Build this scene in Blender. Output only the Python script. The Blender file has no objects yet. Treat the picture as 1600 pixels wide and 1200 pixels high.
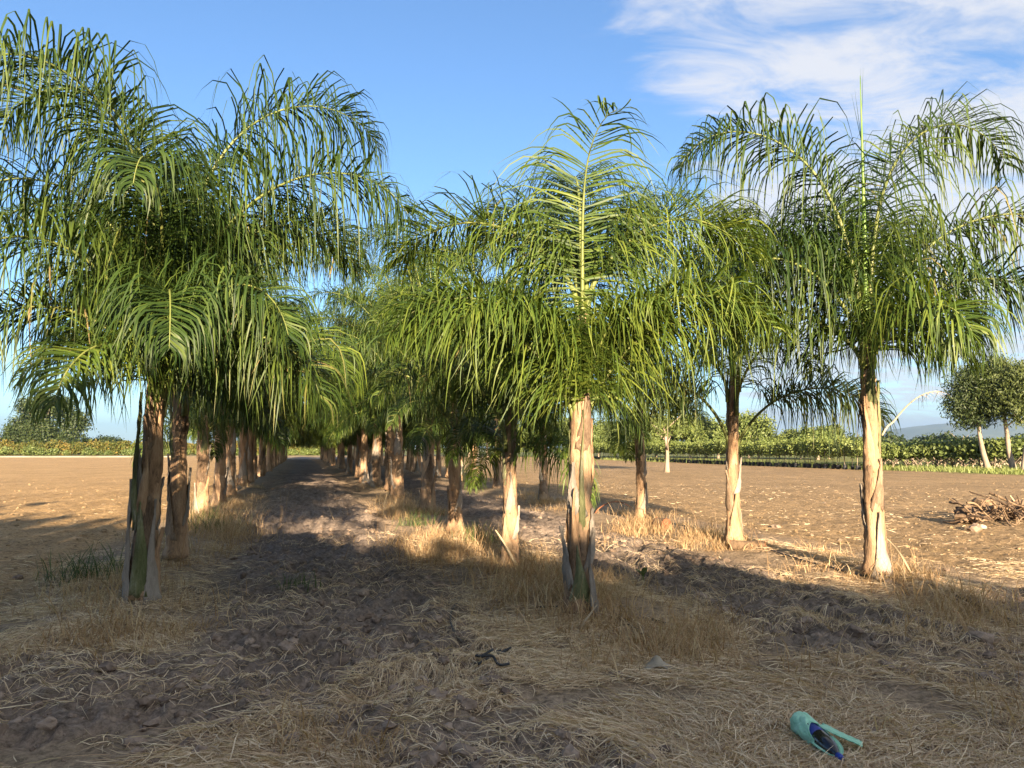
import bpy, math, random
import numpy as np
from math import radians as R, sin, cos, tan, pi

rng = np.random.default_rng(7)
random.seed(7)
S = bpy.context.scene
COL = S.collection

# ------------------------------------------------------------------ camera
F = 1150.0                      # focal length in pixels of the 1600 px wide photograph
CAMH = 1.6
PITCH = math.atan(100 / F)
cam = bpy.data.cameras.new('camera')
cam.sensor_width = 36
cam.lens = 36 * F / 1600
cam.clip_start = 0.05
cam.clip_end = 40000
camo = bpy.data.objects.new('camera', cam)
COL.objects.link(camo)
camo.location = (0, 0, CAMH)
camo.rotation_euler = (pi / 2 + PITCH, 0, 0)
S.camera = camo

# ------------------------------------------------------------------ light
ELEV = R(14.0)
SHADOW_AZ = R(-10.5)            # shadows fall forward, slightly to the left
sd = (-sin(SHADOW_AZ) * cos(ELEV), -cos(SHADOW_AZ) * cos(ELEV), sin(ELEV))   # towards the sun
sun = bpy.data.lights.new('sun', 'SUN')
sun.energy = 4.4
sun.angle = R(0.55)
sun.color = (1.0, 0.80, 0.55)
suno = bpy.data.objects.new('sun', sun)
COL.objects.link(suno)
from mathutils import Vector, Matrix
suno.rotation_euler = Vector(sd).to_track_quat('Z', 'Y').to_euler()
suno.location = (20, -60, 40)

W = bpy.data.worlds.new('World')
S.world = W
W.use_nodes = True
nt = W.node_tree
nt.nodes.clear()
N = nt.nodes.new
L = nt.links.new
out = N('ShaderNodeOutputWorld')
bg = N('ShaderNodeBackground')
bg.inputs['Strength'].default_value = 0.069
sky = N('ShaderNodeTexSky')
sky.sky_type = 'NISHITA'
sky.sun_disc = False
sky.sun_elevation = ELEV
sky.sun_rotation = math.atan2(sd[0], sd[1])
sky.altitude = 900
sky.air_density = 1.0
sky.dust_density = 0.6
sky.ozone_density = 2.5
tc = N('ShaderNodeTexCoord')
sep = N('ShaderNodeSeparateXYZ')
L(tc.outputs['Generated'], sep.inputs[0])


def wmath(op, a, b=None, clamp=False):
    n = N('ShaderNodeMath')
    n.operation = op
    n.use_clamp = clamp
    for i, v in enumerate((a, b)):
        if v is None:
            continue
        if isinstance(v, (int, float)):
            n.inputs[i].default_value = v
        else:
            L(v, n.inputs[i])
    return n.outputs[0]


zc = wmath('ADD', wmath('MAXIMUM', sep.outputs['Z'], 0.0), 0.16)
px = wmath('DIVIDE', sep.outputs['X'], zc)
py = wmath('DIVIDE', sep.outputs['Y'], zc)
comb = N('ShaderNodeCombineXYZ')
L(px, comb.inputs[0])
L(py, comb.inputs[1])
mp = N('ShaderNodeMapping')
mp.inputs['Rotation'].default_value = (0, 0, R(-28))
mp.inputs['Scale'].default_value = (0.75, 1.5, 1)
mp.inputs['Location'].default_value = (3.1, 1.7, 0)
L(comb.outputs[0], mp.inputs[0])
n1 = N('ShaderNodeTexNoise')
n1.inputs['Scale'].default_value = 0.9
n1.inputs['Detail'].default_value = 9
n1.inputs['Roughness'].default_value = 0.58
n1.inputs['Distortion'].default_value = 0.5
L(mp.outputs[0], n1.inputs['Vector'])
n2 = N('ShaderNodeTexNoise')
n2.inputs['Scale'].default_value = 4.2
n2.inputs['Detail'].default_value = 8
n2.inputs['Roughness'].default_value = 0.65
n2.inputs['Distortion'].default_value = 0.8
L(mp.outputs[0], n2.inputs['Vector'])
# cloud bank on the right, extended unseen overhead and behind to lift the shade
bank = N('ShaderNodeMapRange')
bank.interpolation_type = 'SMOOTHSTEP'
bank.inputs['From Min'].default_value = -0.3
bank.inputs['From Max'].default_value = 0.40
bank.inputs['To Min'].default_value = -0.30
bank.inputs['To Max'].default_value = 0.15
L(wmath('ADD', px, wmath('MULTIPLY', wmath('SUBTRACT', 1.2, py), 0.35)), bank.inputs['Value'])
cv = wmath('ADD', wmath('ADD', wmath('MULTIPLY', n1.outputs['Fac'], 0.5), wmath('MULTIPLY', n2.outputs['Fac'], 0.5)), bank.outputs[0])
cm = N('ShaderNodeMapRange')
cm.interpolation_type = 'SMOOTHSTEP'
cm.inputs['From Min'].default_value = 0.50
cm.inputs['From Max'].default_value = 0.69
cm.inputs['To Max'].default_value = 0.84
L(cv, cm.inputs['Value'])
# white balance of the phone: a deeper blue
sp = N('ShaderNodeSeparateColor')
L(sky.outputs[0], sp.inputs[0])
hs = N('ShaderNodeCombineColor')
for ch, (gain, kk) in enumerate(((0.50, 0.0), (0.575, 0.0), (0.67, 0.02))):
    c0 = wmath('MULTIPLY', sp.outputs[ch], gain)
    L(wmath('DIVIDE', c0, wmath('ADD', wmath('MULTIPLY', c0, kk), 1.0)), hs.inputs[ch])
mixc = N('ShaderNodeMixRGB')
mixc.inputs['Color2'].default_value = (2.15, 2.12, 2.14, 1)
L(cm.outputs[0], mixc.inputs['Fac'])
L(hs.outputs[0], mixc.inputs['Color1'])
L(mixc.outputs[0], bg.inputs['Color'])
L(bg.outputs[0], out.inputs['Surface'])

S.view_settings.view_transform = 'Standard'
S.view_settings.look = 'None'
S.view_settings.gamma = 1
S.view_settings.use_curve_mapping = False
S.view_settings.exposure = 2.68
S.render.engine = 'CYCLES'
S.cycles.max_bounces = 6
S.cycles.volume_bounces = 0
S.cycles.use_denoising = True

# ------------------------------------------------------------------ helpers


def link(o, parent=None):
    COL.objects.link(o)
    if parent is not None:
        o.parent = parent
    return o


def thing(name, label, cat, loc=(0, 0, 0), rotz=0.0, group=None, scale=1.0):
    o = bpy.data.objects.new(name, None)
    o.empty_display_size = 0.1
    COL.objects.link(o)
    o.location = loc
    o.rotation_euler = (0, 0, rotz)
    o.scale = (scale,) * 3
    o['label'] = label
    o['category'] = cat
    if group:
        o['group'] = group
    return o


def tag(o, label=None, cat=None, group=None, kind=None):
    if label:
        o['label'] = label
    if cat:
        o['category'] = cat
    if group:
        o['group'] = group
    if kind:
        o['kind'] = kind
    return o


def obj(name, me, parent=None, loc=(0, 0, 0), rotz=0.0, scale=1.0, mat=None):
    o = bpy.data.objects.new(name, me)
    link(o, parent)
    o.location = loc
    o.rotation_euler = (0, 0, rotz)
    o.scale = (scale,) * 3 if isinstance(scale, (int, float)) else scale
    if mat is not None:
        o.material_slots[0].link = 'OBJECT'
        o.material_slots[0].material = mat
    return o


class MB:
    """collects arrays of verts and faces, builds ONE mesh"""

    def __init__(s):
        s.v = []
        s.q = []
        s.t = []
        s.a = []
        s.n = 0

    def add(s, V, Q=None, T=None, a=0.5):
        V = np.asarray(V, float).reshape(-1, 3)
        s.v.append(V)
        if Q is not None and len(Q):
            s.q.append(np.asarray(Q, int).reshape(-1, 4) + s.n)
        if T is not None and len(T):
            s.t.append(np.asarray(T, int).reshape(-1, 3) + s.n)
        s.a.append(np.broadcast_to(np.asarray(a, float), (len(V),)).copy())
        s.n += len(V)
        return s

    def mesh(s, name, mat, smooth=True, col=None):
        V = np.concatenate(s.v)
        me = bpy.data.meshes.new(name)
        q = np.concatenate(s.q) if s.q else np.zeros((0, 4), int)
        t = np.concatenate(s.t) if s.t else np.zeros((0, 3), int)
        me.vertices.add(len(V))
        me.vertices.foreach_set('co', V.ravel())
        nl = q.size + t.size
        me.loops.add(nl)
        me.loops.foreach_set('vertex_index', np.concatenate([q.ravel(), t.ravel()]).astype(np.int32))
        me.polygons.add(len(q) + len(t))
        st = np.concatenate([np.arange(len(q)) * 4, q.size + np.arange(len(t)) * 3]).astype(np.int32)
        me.polygons.foreach_set('loop_start', st)
        me.polygons.foreach_set('use_smooth', np.full(len(q) + len(t), smooth))
        at_ = me.attributes.new('rnd', 'FLOAT', 'POINT')
        at_.data.foreach_set('value', np.concatenate(s.a).astype(np.float32))
        if col is not None:
            c = me.attributes.new('Col', 'FLOAT_COLOR', 'POINT')
            c.data.foreach_set('color', np.concatenate([col, np.ones((len(col), 1))], 1).astype(np.float32).ravel())
        me.update(calc_edges=True)
        me.validate()
        me.materials.append(mat)
        return me


def nrm(a):
    return a / np.maximum(np.linalg.norm(a, axis=-1, keepdims=True), 1e-9)


def tube(mb, pts, rad, sides=6, a=0.5, cap=True, jitter=0.0, seed=0):
    pts = np.asarray(pts, float)
    k = len(pts)
    rad = np.broadcast_to(np.asarray(rad, float), (k,))
    T = nrm(np.gradient(pts, axis=0))
    ref = np.array([0, 0, 1.0])
    if abs(T[0] @ ref) > 0.85:
        ref = np.array([1.0, 0, 0])
    U = np.zeros_like(T)
    u = nrm(np.cross(T[0], ref))
    for i in range(k):
        u = nrm(u - T[i] * (u @ T[i]))
        U[i] = u
    Wv = np.cross(T, U)
    th = np.arange(sides) * 2 * pi / sides
    r_ = rad[:, None] * np.ones((1, sides))
    if jitter:
        r_ = r_ * (1 + jitter * np.random.default_rng(seed).normal(size=r_.shape))
    V = pts[:, None, :] + r_[..., None] * (np.cos(th)[None, :, None] * U[:, None, :] + np.sin(th)[None, :, None] * Wv[:, None, :])
    V = V.reshape(-1, 3)
    i = np.arange(k - 1)[:, None] * sides
    j = np.arange(sides)[None, :]
    j2 = (j + 1) % sides
    Q = np.stack([i + j, i + j2, i + sides + j2, i + sides + j], -1).reshape(-1, 4)
    Tt = None
    if cap:
        V = np.concatenate([V, pts[:1], pts[-1:]])
        c0, c1 = k * sides, k * sides + 1
        jj = np.arange(sides)
        j3 = (jj + 1) % sides
        Tt = np.concatenate([np.stack([np.full(sides, c0), j3, jj], -1),
                             np.stack([np.full(sides, c1), (k - 1) * sides + jj, (k - 1) * sides + j3], -1)])
    mb.add(V, Q, Tt, a)
    return mb


def ribbons(mb, P, Wd, a):
    """P (n,s,3) centre lines, Wd (n,s,3) half-width vectors, a (n,) or (n,s)"""
    n, s, _ = P.shape
    V = np.stack([P - Wd, P + Wd], 2).reshape(-1, 3)
    b = (np.arange(n)[:, None] * s + np.arange(s - 1)[None, :]) * 2
    Q = np.stack([b, b + 1, b + 3, b + 2], -1).reshape(-1, 4)
    a = np.asarray(a, float)
    if a.ndim == 1:
        a = np.repeat(a[:, None], s, 1)
    mb.add(V, Q, None, np.repeat(a.reshape(-1), 2))


# value noise -------------------------------------------------------
_perm = np.random.default_rng(3).random((256, 256))


def vnoise(x, y):
    xi = np.floor(x).astype(int)
    yi = np.floor(y).astype(int)
    fx = x - xi
    fy = y - yi
    fx = fx * fx * (3 - 2 * fx)
    fy = fy * fy * (3 - 2 * fy)
    g = lambda i, j: _perm[i & 255, j & 255]
    return (g(xi, yi) * (1 - fx) + g(xi + 1, yi) * fx) * (1 - fy) + (g(xi, yi + 1) * (1 - fx) + g(xi + 1, yi + 1) * fx) * fy


def fbm(x, y, o=4, r=0.5):
    t = 0
    amp = 1
    tot = 0
    for k in range(o):
        t = t + amp * vnoise(x * 2.03 ** k + 17.3 * k, y * 2.03 ** k + 9.1 * k)
        tot += amp
        amp *= r
    return t / tot


def sstep(x, a, b):
    t = np.clip((x - a) / (b - a), 0, 1)
    return t * t * (3 - 2 * t)


# ------------------------------------------------------------------ terrain
RA = R(-15.8)                                   # direction of the palm rows
UX, UY = sin(RA), cos(RA)
ROWS = (-1.85, 2.65, 6.85)


def cu(x, y):
    return x * UY - y * UX, x * UX + y * UY


def zones(x, y):
    """weights: block (palm block), row (on a planting ridge), soil (tilled clods), straw (mulch)"""
    c, u = cu(x, y)
    cw = c + 0.35 * (fbm(x * .5 + 40, y * .5) - .5)
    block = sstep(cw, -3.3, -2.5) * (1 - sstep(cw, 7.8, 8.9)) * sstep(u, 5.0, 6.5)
    row = 0
    for r in ROWS:
        row = np.maximum(row, np.exp(-((cw - r) / 0.75) ** 2))
    row = row * sstep(u, 5.5, 7.5)
    patch = sstep(fbm(x * .55 + 11, y * .55 + 5, 3), .51, .64)
    between = 0
    for a_, b_ in ((-1.05, 1.75), (3.5, 6.0)):
        between = np.maximum(between, sstep(cw, a_, a_ + .6) * (1 - sstep(cw, b_ - .6, b_)))
    fore = (1 - sstep(u, 6.0, 9.0))
    soil = np.maximum(between * sstep(u, 3.4, 5.5), patch * fore * .8)
    straw = np.clip(fore * (1 - patch) + row, 0, 1) * (1 - .8 * between * sstep(u, 6, 8))
    return block, row, soil, straw, fore, c, u


def hgt(x, y):
    x = np.asarray(x, float)
    y = np.asarray(y, float)
    r = np.hypot(x, y)
    block, row, soil, straw, fore, c, u = zones(x, y)
    near = 1 - sstep(r, 22, 45)
    h = 0.10 * row * (1 - sstep(r, 60, 90))
    h = h + 0.10 * (fbm(x * .25 + 3, y * .25 + 8, 2) - .5) * sstep(r, 2, 8) * (1 - sstep(r, 50, 90))
    # tilled clods
    cl = fbm(x * 3.1, y * 3.1, 4, .6)
    h = h + soil * near * (0.24 * (np.abs(cl - .5) * -2 + .35) + 0.05 * (fbm(x * 9 + 5, y * 9, 2) - .5))
    h = h + (1 - soil) * near * 0.035 * (fbm(x * 4, y * 4, 3) - .5)
    # cross furrows on the track between the left and the middle row
    wv = u + 0.55 * fbm(x * .8, y * .8 + 20, 2) + 0.25 * c
    fur = sstep(c, -1.5, -.7) * (1 - sstep(c, 1.3, 2.2)) * sstep(u, 13, 15.5) * (1 - sstep(u, 45, 60))
    h = h + .16 * np.exp(-((c - 1.1) / .9) ** 2 - ((u - 12.6) / 1.8) ** 2)
    for ct in (9.7, 11.5):
        h = h - .055 * near * np.exp(-((c - ct - .25 * (fbm(u * .12 + 7, u * 0 + ct, 2) - .5)) / .17) ** 2)
    h = h + fur * 0.13 * np.sin(wv * 2 * pi / 1.25)
    # open fields: harrowed, low clods
    fld = (1 - block) * (1 - fore * (1 - sstep(np.abs(c - 2.5), 5.5, 7.5)))
    h = h + fld * near * (0.075 * (fbm(x * 4.2 + 9, y * 4.2, 4, .68) - .5) + 0.014 * np.sin(c * 2 * pi / .75 + 2 * fbm(x * .4, y * .4, 2)))
    return h


# far edge of the right field (nursery line) and of the left field
EA, EB = np.array([13.0, 102.0]), np.array([30.0, 44.0])
ED = (EB - EA) / np.linalg.norm(EB - EA)
EN = np.array([-ED[1], ED[0]])
EN = EN if EN[1] > 0 else -EN                    # points away from the field


def edge_dist(x, y):
    return (x - EA[0]) * EN[0] + (y - EA[1]) * EN[1]


def ray(px_, py_):
    d = np.array([(px_ - 800) / F, 1.0, -(py_ - 600) / F])
    c, s = cos(PITCH), sin(PITCH)
    return np.array([d[0], d[1] * c - d[2] * s, d[1] * s + d[2] * c])


def at(px_, py_):
    """ground point seen at a pixel of the photograph"""
    d = ray(px_, py_)
    t = np.linspace(1.5, 160, 20000)
    zz = CAMH + d[2] * t - hgt(d[0] * t, d[1] * t)
    k = np.argmax(zz < 0)
    t = t[k]
    x, y = d[0] * t, d[1] * t
    return float(x), float(y), float(hgt(x, y))


def gz(x, y):
    return float(hgt(x, y))


# ------------------------------------------------------------------ materials


def mat_new(name):
    m = bpy.data.materials.new(name)
    m.use_nodes = True
    t = m.node_tree
    t.nodes.clear()
    return m, t


def node(t, typ, **kw):
    n = t.nodes.new(typ)
    for k, v in kw.items():
        if k.startswith('_'):
            setattr(n, k[1:], v)
        else:
            n.inputs[k.replace('__', ' ')].default_value = v
    return n


def ramp(t, stops, fac):
    r = t.nodes.new('ShaderNodeValToRGB')
    e = r.color_ramp.elements
    while len(e) < len(stops):
        e.new(0.5)
    for i, (p, c) in enumerate(stops):
        e[i].position = p
        e[i].color = (*c, 1)
    t.links.new(fac, r.inputs[0])
    return r.outputs[0]


def leafmat(name, dark, mid, light, rough=0.42, trans=0.28, spec=0.45, dry=None):
    m, t = mat_new(name)
    o = node(t, 'ShaderNodeOutputMaterial')
    at_ = node(t, 'ShaderNodeAttribute', _attribute_name='rnd')
    oi = node(t, 'ShaderNodeObjectInfo')
    ma = node(t, 'ShaderNodeMath', _operation='MULTIPLY_ADD')
    ma.inputs[1].default_value = 0.25
    t.links.new(oi.outputs['Random'], ma.inputs[0])
    mb_ = node(t, 'ShaderNodeMath', _operation='MULTIPLY')
    mb_.inputs[1].default_value = 0.75
    t.links.new(at_.outputs['Fac'], mb_.inputs[0])
    t.links.new(mb_.outputs[0], ma.inputs[2])
    c = ramp(t, [(0, dark), (.5, mid), (.90, light), (1, dry or light)], ma.outputs[0])
    p = node(t, 'ShaderNodeBsdfPrincipled', Roughness=rough)
    p.inputs['Specular IOR Level'].default_value = spec
    t.links.new(c, p.inputs['Base Color'])
    tr = node(t, 'ShaderNodeBsdfTranslucent')
    g = node(t, 'ShaderNodeMixRGB', _blend_type='MULTIPLY', Fac=1.0)
    g.inputs['Color2'].default_value = (1.5, 1.45, 0.6, 1)
    t.links.new(c, g.inputs['Color1'])
    t.links.new(g.outputs[0], tr.inputs['Color'])
    mx = node(t, 'ShaderNodeMixShader', Fac=trans)
    t.links.new(p.outputs[0], mx.inputs[1])
    t.links.new(tr.outputs[0], mx.inputs[2])
    t.links.new(mx.outputs[0], o.inputs['Surface'])
    return m


def simplemat(name, c1, c2, scale=(8, 8, 8), rough=0.8, bump=0.3, bscale=None, spec=0.3, obj_rand=0.0, attr=False, detail=6, dist=0.01):
    """noise between two colours in object space + bump"""
    m, t = mat_new(name)
    o = node(t, 'ShaderNodeOutputMaterial')
    tcn = node(t, 'ShaderNodeTexCoord')
    mpn = node(t, 'ShaderNodeMapping')
    mpn.inputs['Scale'].default_value = scale
    t.links.new(tcn.outputs['Object'], mpn.inputs[0])
    oi = node(t, 'ShaderNodeObjectInfo')
    ad = node(t, 'ShaderNodeVectorMath', _operation='ADD')
    t.links.new(mpn.outputs[0], ad.inputs[0])
    sc = node(t, 'ShaderNodeMath', _operation='MULTIPLY')
    sc.inputs[1].default_value = 31.0
    t.links.new(oi.outputs['Random'], sc.inputs[0])
    t.links.new(sc.outputs[0], ad.inputs[1])
    nz = node(t, 'ShaderNodeTexNoise', Scale=1.0, Detail=detail, Roughness=0.62)
    t.links.new(ad.outputs[0], nz.inputs['Vector'])
    fac = nz.outputs['Fac']
    if attr:
        at_ = node(t, 'ShaderNodeAttribute', _attribute_name='rnd')
        s2 = node(t, 'ShaderNodeMath', _operation='ADD')
        s3 = node(t, 'ShaderNodeMath', _operation='SUBTRACT')
        s3.inputs[1].default_value = 0.5
        t.links.new(at_.outputs['Fac'], s3.inputs[0])
        t.links.new(fac, s2.inputs[0])
        t.links.new(s3.outputs[0], s2.inputs[1])
        fac = s2.outputs[0]
    c = ramp(t, [(0.3, c1), (0.7, c2)], fac)
    p = node(t, 'ShaderNodeBsdfPrincipled', Roughness=rough)
    p.inputs['Specular IOR Level'].default_value = spec
    t.links.new(c, p.inputs['Base Color'])
    if bump:
        b = node(t, 'ShaderNodeBump', Strength=bump, Distance=dist)
        t.links.new(nz.outputs['Fac'], b.inputs['Height'])
        t.links.new(b.outputs[0], p.inputs['Normal'])
    t.links.new(p.outputs[0], o.inputs['Surface'])
    return m


M = {}
M['leaf'] = leafmat('palm_leaf', (.009, .024, .005), (.034, .062, .011), (.092, .124, .021), trans=.25, spec=.3, rough=.5, dry=(.26, .19, .09))
M['leafB'] = leafmat('palm_leaf_yellow', (.020, .044, .008), (.068, .108, .016), (.145, .178, .028), trans=.28, spec=.3, rough=.5)
M['petiole'] = simplemat('petiole', (.085, .11, .025), (.19, .20, .06), (3, 3, 3), rough=.5, bump=.1)
M['rachis_green'] = simplemat('petiole_green', (.07, .14, .02), (.14, .22, .04), (3, 3, 3), rough=.45, bump=.1)
M['drystalk'] = simplemat('dry_stalk', (.30, .22, .13), (.50, .40, .27), (4, 4, 4), rough=.85, bump=.3)


def trunkmat(name, stops):
    m, t = mat_new(name)
    o = node(t, 'ShaderNodeOutputMaterial')
    tcn = node(t, 'ShaderNodeTexCoord')
    oi = node(t, 'ShaderNodeObjectInfo')
    sc = node(t, 'ShaderNodeMath', _operation='MULTIPLY')
    sc.inputs[1].default_value = 40.0
    t.links.new(oi.outputs['Random'], sc.inputs[0])

    def noise(scale, sc_, det=7, rou=.6, dis=0.0):
        mpn = node(t, 'ShaderNodeMapping')
        mpn.inputs['Scale'].default_value = scale
        t.links.new(tcn.outputs['Object'], mpn.inputs[0])
        ad = node(t, 'ShaderNodeVectorMath', _operation='ADD')
        t.links.new(mpn.outputs[0], ad.inputs[0])
        t.links.new(sc.outputs[0], ad.inputs[1])
        nz = node(t, 'ShaderNodeTexNoise', Scale=sc_, Detail=det, Roughness=rou, Distortion=dis)
        t.links.new(ad.outputs[0], nz.inputs['Vector'])
        return nz.outputs['Fac']
    big = noise((5, 5, 1.6), 1.0, 4, .5)
    fib = noise((60, 60, 5), 1.0, 5, .6, .6)
    xx = noise((30, 30, 12), 1.0, 6, .7, 1.5)
    s = node(t, 'ShaderNodeMath', _operation='MULTIPLY_ADD')
    t.links.new(fib, s.inputs[0])
    s.inputs[1].default_value = 0.35
    t.links.new(big, s.inputs[2])
    s4 = node(t, 'ShaderNodeMath', _operation='MULTIPLY_ADD')
    t.links.new(xx, s4.inputs[0])
    s4.inputs[1].default_value = 0.55
    t.links.new(s.outputs[0], s4.inputs[2])
    s5 = node(t, 'ShaderNodeMath', _operation='SUBTRACT')
    t.links.new(s4.outputs[0], s5.inputs[0])
    s5.inputs[1].default_value = 0.45
    c = ramp(t, stops, s5.outputs[0])
    p = node(t, 'ShaderNodeBsdfPrincipled', Roughness=.85)
    p.inputs['Specular IOR Level'].default_value = .2
    t.links.new(c, p.inputs['Base Color'])
    b = node(t, 'ShaderNodeBump', Strength=.9, Distance=.02)
    t.links.new(s4.outputs[0], b.inputs['Height'])
    t.links.new(b.outputs[0], p.inputs['Normal'])
    t.links.new(p.outputs[0], o.inputs['Surface'])
    return m


M['trunk'] = trunkmat('palm_trunk', [(.20, (.05, .034, .022)), (.38, (.19, .125, .08)), (.55, (.34, .215, .125)), (.75, (.45, .325, .21))])
M['sh_paper'] = trunkmat('papery_sheath', [(.2, (.07, .052, .04)), (.40, (.22, .185, .15)), (.75, (.36, .315, .27))])
M['sh_tan'] = trunkmat('tan_sheath', [(.2, (.10, .06, .036)), (.42, (.30, .185, .105)), (.75, (.45, .32, .20))])
M['sh_green'] = trunkmat('green_sheath', [(.2, (.06, .055, .03)), (.42, (.095, .105, .042)), (.60, (.17, .17, .085)), (.78, (.30, .28, .21))])
M['sh_dark'] = trunkmat('dark_sheath', [(.2, (.045, .03, .02)), (.45, (.17, .115, .075)), (.8, (.36, .27, .19))])

M['treeleaf'] = leafmat('broad_leaf', (.014, .026, .009), (.030, .047, .015), (.062, .080, .024), rough=.55, trans=.18, spec=.3)
M['lightleaf'] = leafmat('light_leaf', (.055, .078, .02), (.10, .13, .035), (.16, .19, .055), rough=.55, trans=.2, spec=.3)
M['midleaf'] = leafmat('mid_leaf', (.03, .045, .012), (.06, .08, .022), (.105, .125, .036), rough=.55, trans=.2, spec=.3)
M['paleleaf'] = leafmat('sapling_leaf', (.09, .12, .03), (.15, .185, .05), (.23, .26, .09), rough=.55, trans=.25, spec=.3)
M['orangeleaf'] = leafmat('orchard_leaf', (.03, .045, .010), (.075, .085, .018), (.20, .13, .03), rough=.6, trans=.15, spec=.25)
M['bark'] = simplemat('pale_bark', (.15, .11, .08), (.36, .29, .215), (3, 3, 1), rough=.9, bump=.4)
M['darkbark'] = simplemat('dark_bark', (.07, .05, .035), (.16, .12, .09), (3, 3, 1), rough=.9, bump=.4)
M['grass'] = leafmat('dry_grass', (.25, .145, .07), (.43, .295, .165), (.62, .49, .32), rough=.75, trans=.2, spec=.15)
M['straw'] = leafmat('straw', (.28, .18, .115), (.54, .40, .265), (.76, .63, .46), rough=.75, trans=.2, spec=.15)
M['weed'] = leafmat('weed', (.03, .06, .015), (.07, .10, .03), (.16, .17, .06), rough=.55, trans=.2, spec=.3)
M['clod'] = simplemat('clod', (.14, .10, .075), (.30, .225, .17), (22, 22, 22), rough=.95, bump=.7, attr=True, spec=.1)
M['hose'] = simplemat('black_hose', (.008, .009, .011), (.03, .032, .036), (6, 6, 6), rough=.42, bump=.15, spec=.4)
M['dusty_hose'] = simplemat('dusty_hose', (.06, .05, .042), (.15, .125, .10), (6, 6, 6), rough=.85, bump=.2)
M['wood'] = simplemat('dead_wood', (.045, .028, .018), (.21, .14, .085), (9, 9, 3), rough=.9, bump=.8, attr=True, dist=.03)
M['redwood'] = simplemat('red_cut_wood', (.13, .045, .02), (.25, .10, .05), (20, 20, 20), rough=.9, bump=.5)
M['blackbag'] = simplemat('black_bag', (.010, .010, .012), (.03, .03, .034), (8, 8, 4), rough=.5, bump=.2)
M['path'] = simplemat('pale_track', (.36, .30, .22), (.50, .43, .33), (.5, .5, .5), rough=.95, bump=.1)
M['stone'] = simplemat('pebble', (.28, .24, .20), (.42, .38, .32), (30, 30, 30), rough=.9, bump=.2)


def groundmat():
    m, t = mat_new('ground')
    o = node(t, 'ShaderNodeOutputMaterial')
    vc = node(t, 'ShaderNodeAttribute', _attribute_name='Col')
    at_ = node(t, 'ShaderNodeAttribute', _attribute_name='rnd')      # straw cover
    tcn = node(t, 'ShaderNodeTexCoord')

    def noise(scale, det=6, rou=.6, dis=0.0, sc3=(1, 1, 1), rot=0):
        mpn = node(t, 'ShaderNodeMapping')
        mpn.inputs['Scale'].default_value = sc3
        mpn.inputs['Rotation'].default_value = (0, 0, rot)
        t.links.new(tcn.outputs['Object'], mpn.inputs[0])
        nz = node(t, 'ShaderNodeTexNoise', Scale=scale, Detail=det, Roughness=rou, Distortion=dis)
        t.links.new(mpn.outputs[0], nz.inputs['Vector'])
        return nz.outputs['Fac']
    fine = noise(26, 8, .72)
    mid = noise(3.2, 6, .65)
    big = noise(.35, 4, .6)
    tilled = noise(1.4, 5, .6, 0.3, (1, .22, 1), -RA)
    peb = noise(9, 4, .7, .4)

    def mr(v, a, b, c, d):
        n = node(t, 'ShaderNodeMapRange')
        for i, q in enumerate((a, b, c, d)):
            n.inputs[i + 1].default_value = q
        t.links.new(v, n.inputs[0])
        return n.outputs[0]

    def mul(a, b):
        n = node(t, 'ShaderNodeMath', _operation='MULTIPLY')
        t.links.new(a, n.inputs[0])
        t.links.new(b, n.inputs[1])
        return n.outputs[0]
    k = mul(mul(mul(mr(peb, .36, .5, .62, 1.06), mr(fine, .3, .7, .45, 1.48)), mr(mid, .3, .7, .74, 1.24)), mul(mr(big, .3, .7, .85, 1.13), mr(tilled, .3, .7, .86, 1.14)))
    vm = node(t, 'ShaderNodeVectorMath', _operation='SCALE')
    t.links.new(vc.outputs['Color'], vm.inputs[0])
    t.links.new(k, vm.inputs['Scale'])
    p = node(t, 'ShaderNodeBsdfPrincipled', Roughness=.95)
    p.inputs['Specular IOR Level'].default_value = .08
    # chips of straw lying in the soil
    vo = noise(60, 3, .6, 2.0, (1, .35, 1), .6)
    sm = mul(mr(vo, .60, .66, 0, 1), mr(at_.outputs['Fac'], 0, 1, .0, .8))
    mx = node(t, 'ShaderNodeMixRGB')
    mx.inputs['Color2'].default_value = (.40, .30, .18, 1)
    t.links.new(sm, mx.inputs['Fac'])
    t.links.new(vm.outputs[0], mx.inputs['Color1'])
    t.links.new(mx.outputs[0], p.inputs['Base Color'])
    ad = node(t, 'ShaderNodeMath', _operation='MULTIPLY_ADD')
    t.links.new(mid, ad.inputs[0])
    ad.inputs[1].default_value = 1.1
    t.links.new(fine, ad.inputs[2])
    b = node(t, 'ShaderNodeBump', Strength=.9, Distance=.05)
    t.links.new(ad.outputs[0], b.inputs['Height'])
    t.links.new(b.outputs[0], p.inputs['Normal'])
    t.links.new(p.outputs[0], o.inputs['Surface'])
    return m


M['ground'] = groundmat()

# ------------------------------------------------------------------ ground sheet
angs = np.concatenate([np.linspace(-44, 44, 470), np.linspace(46, 314, 70)])
rads = np.concatenate([np.geomspace(0.4, 2.6, 12)[:-1], np.geomspace(2.6, 45, 500), np.geomspace(47, 12000, 60)])
A_, R_ = np.meshgrid(np.radians(angs), rads)
GX = R_ * np.sin(A_)
GY = R_ * np.cos(A_)
GZ = hgt(GX, GY)
na, nr = len(angs), len(rads)
block, row, soil, straw, fore, c_, u_ = zones(GX, GY)


def lerp(a, b, w):
    return a * (1 - w[..., None]) + np.asarray(b) * w[..., None]


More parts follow.
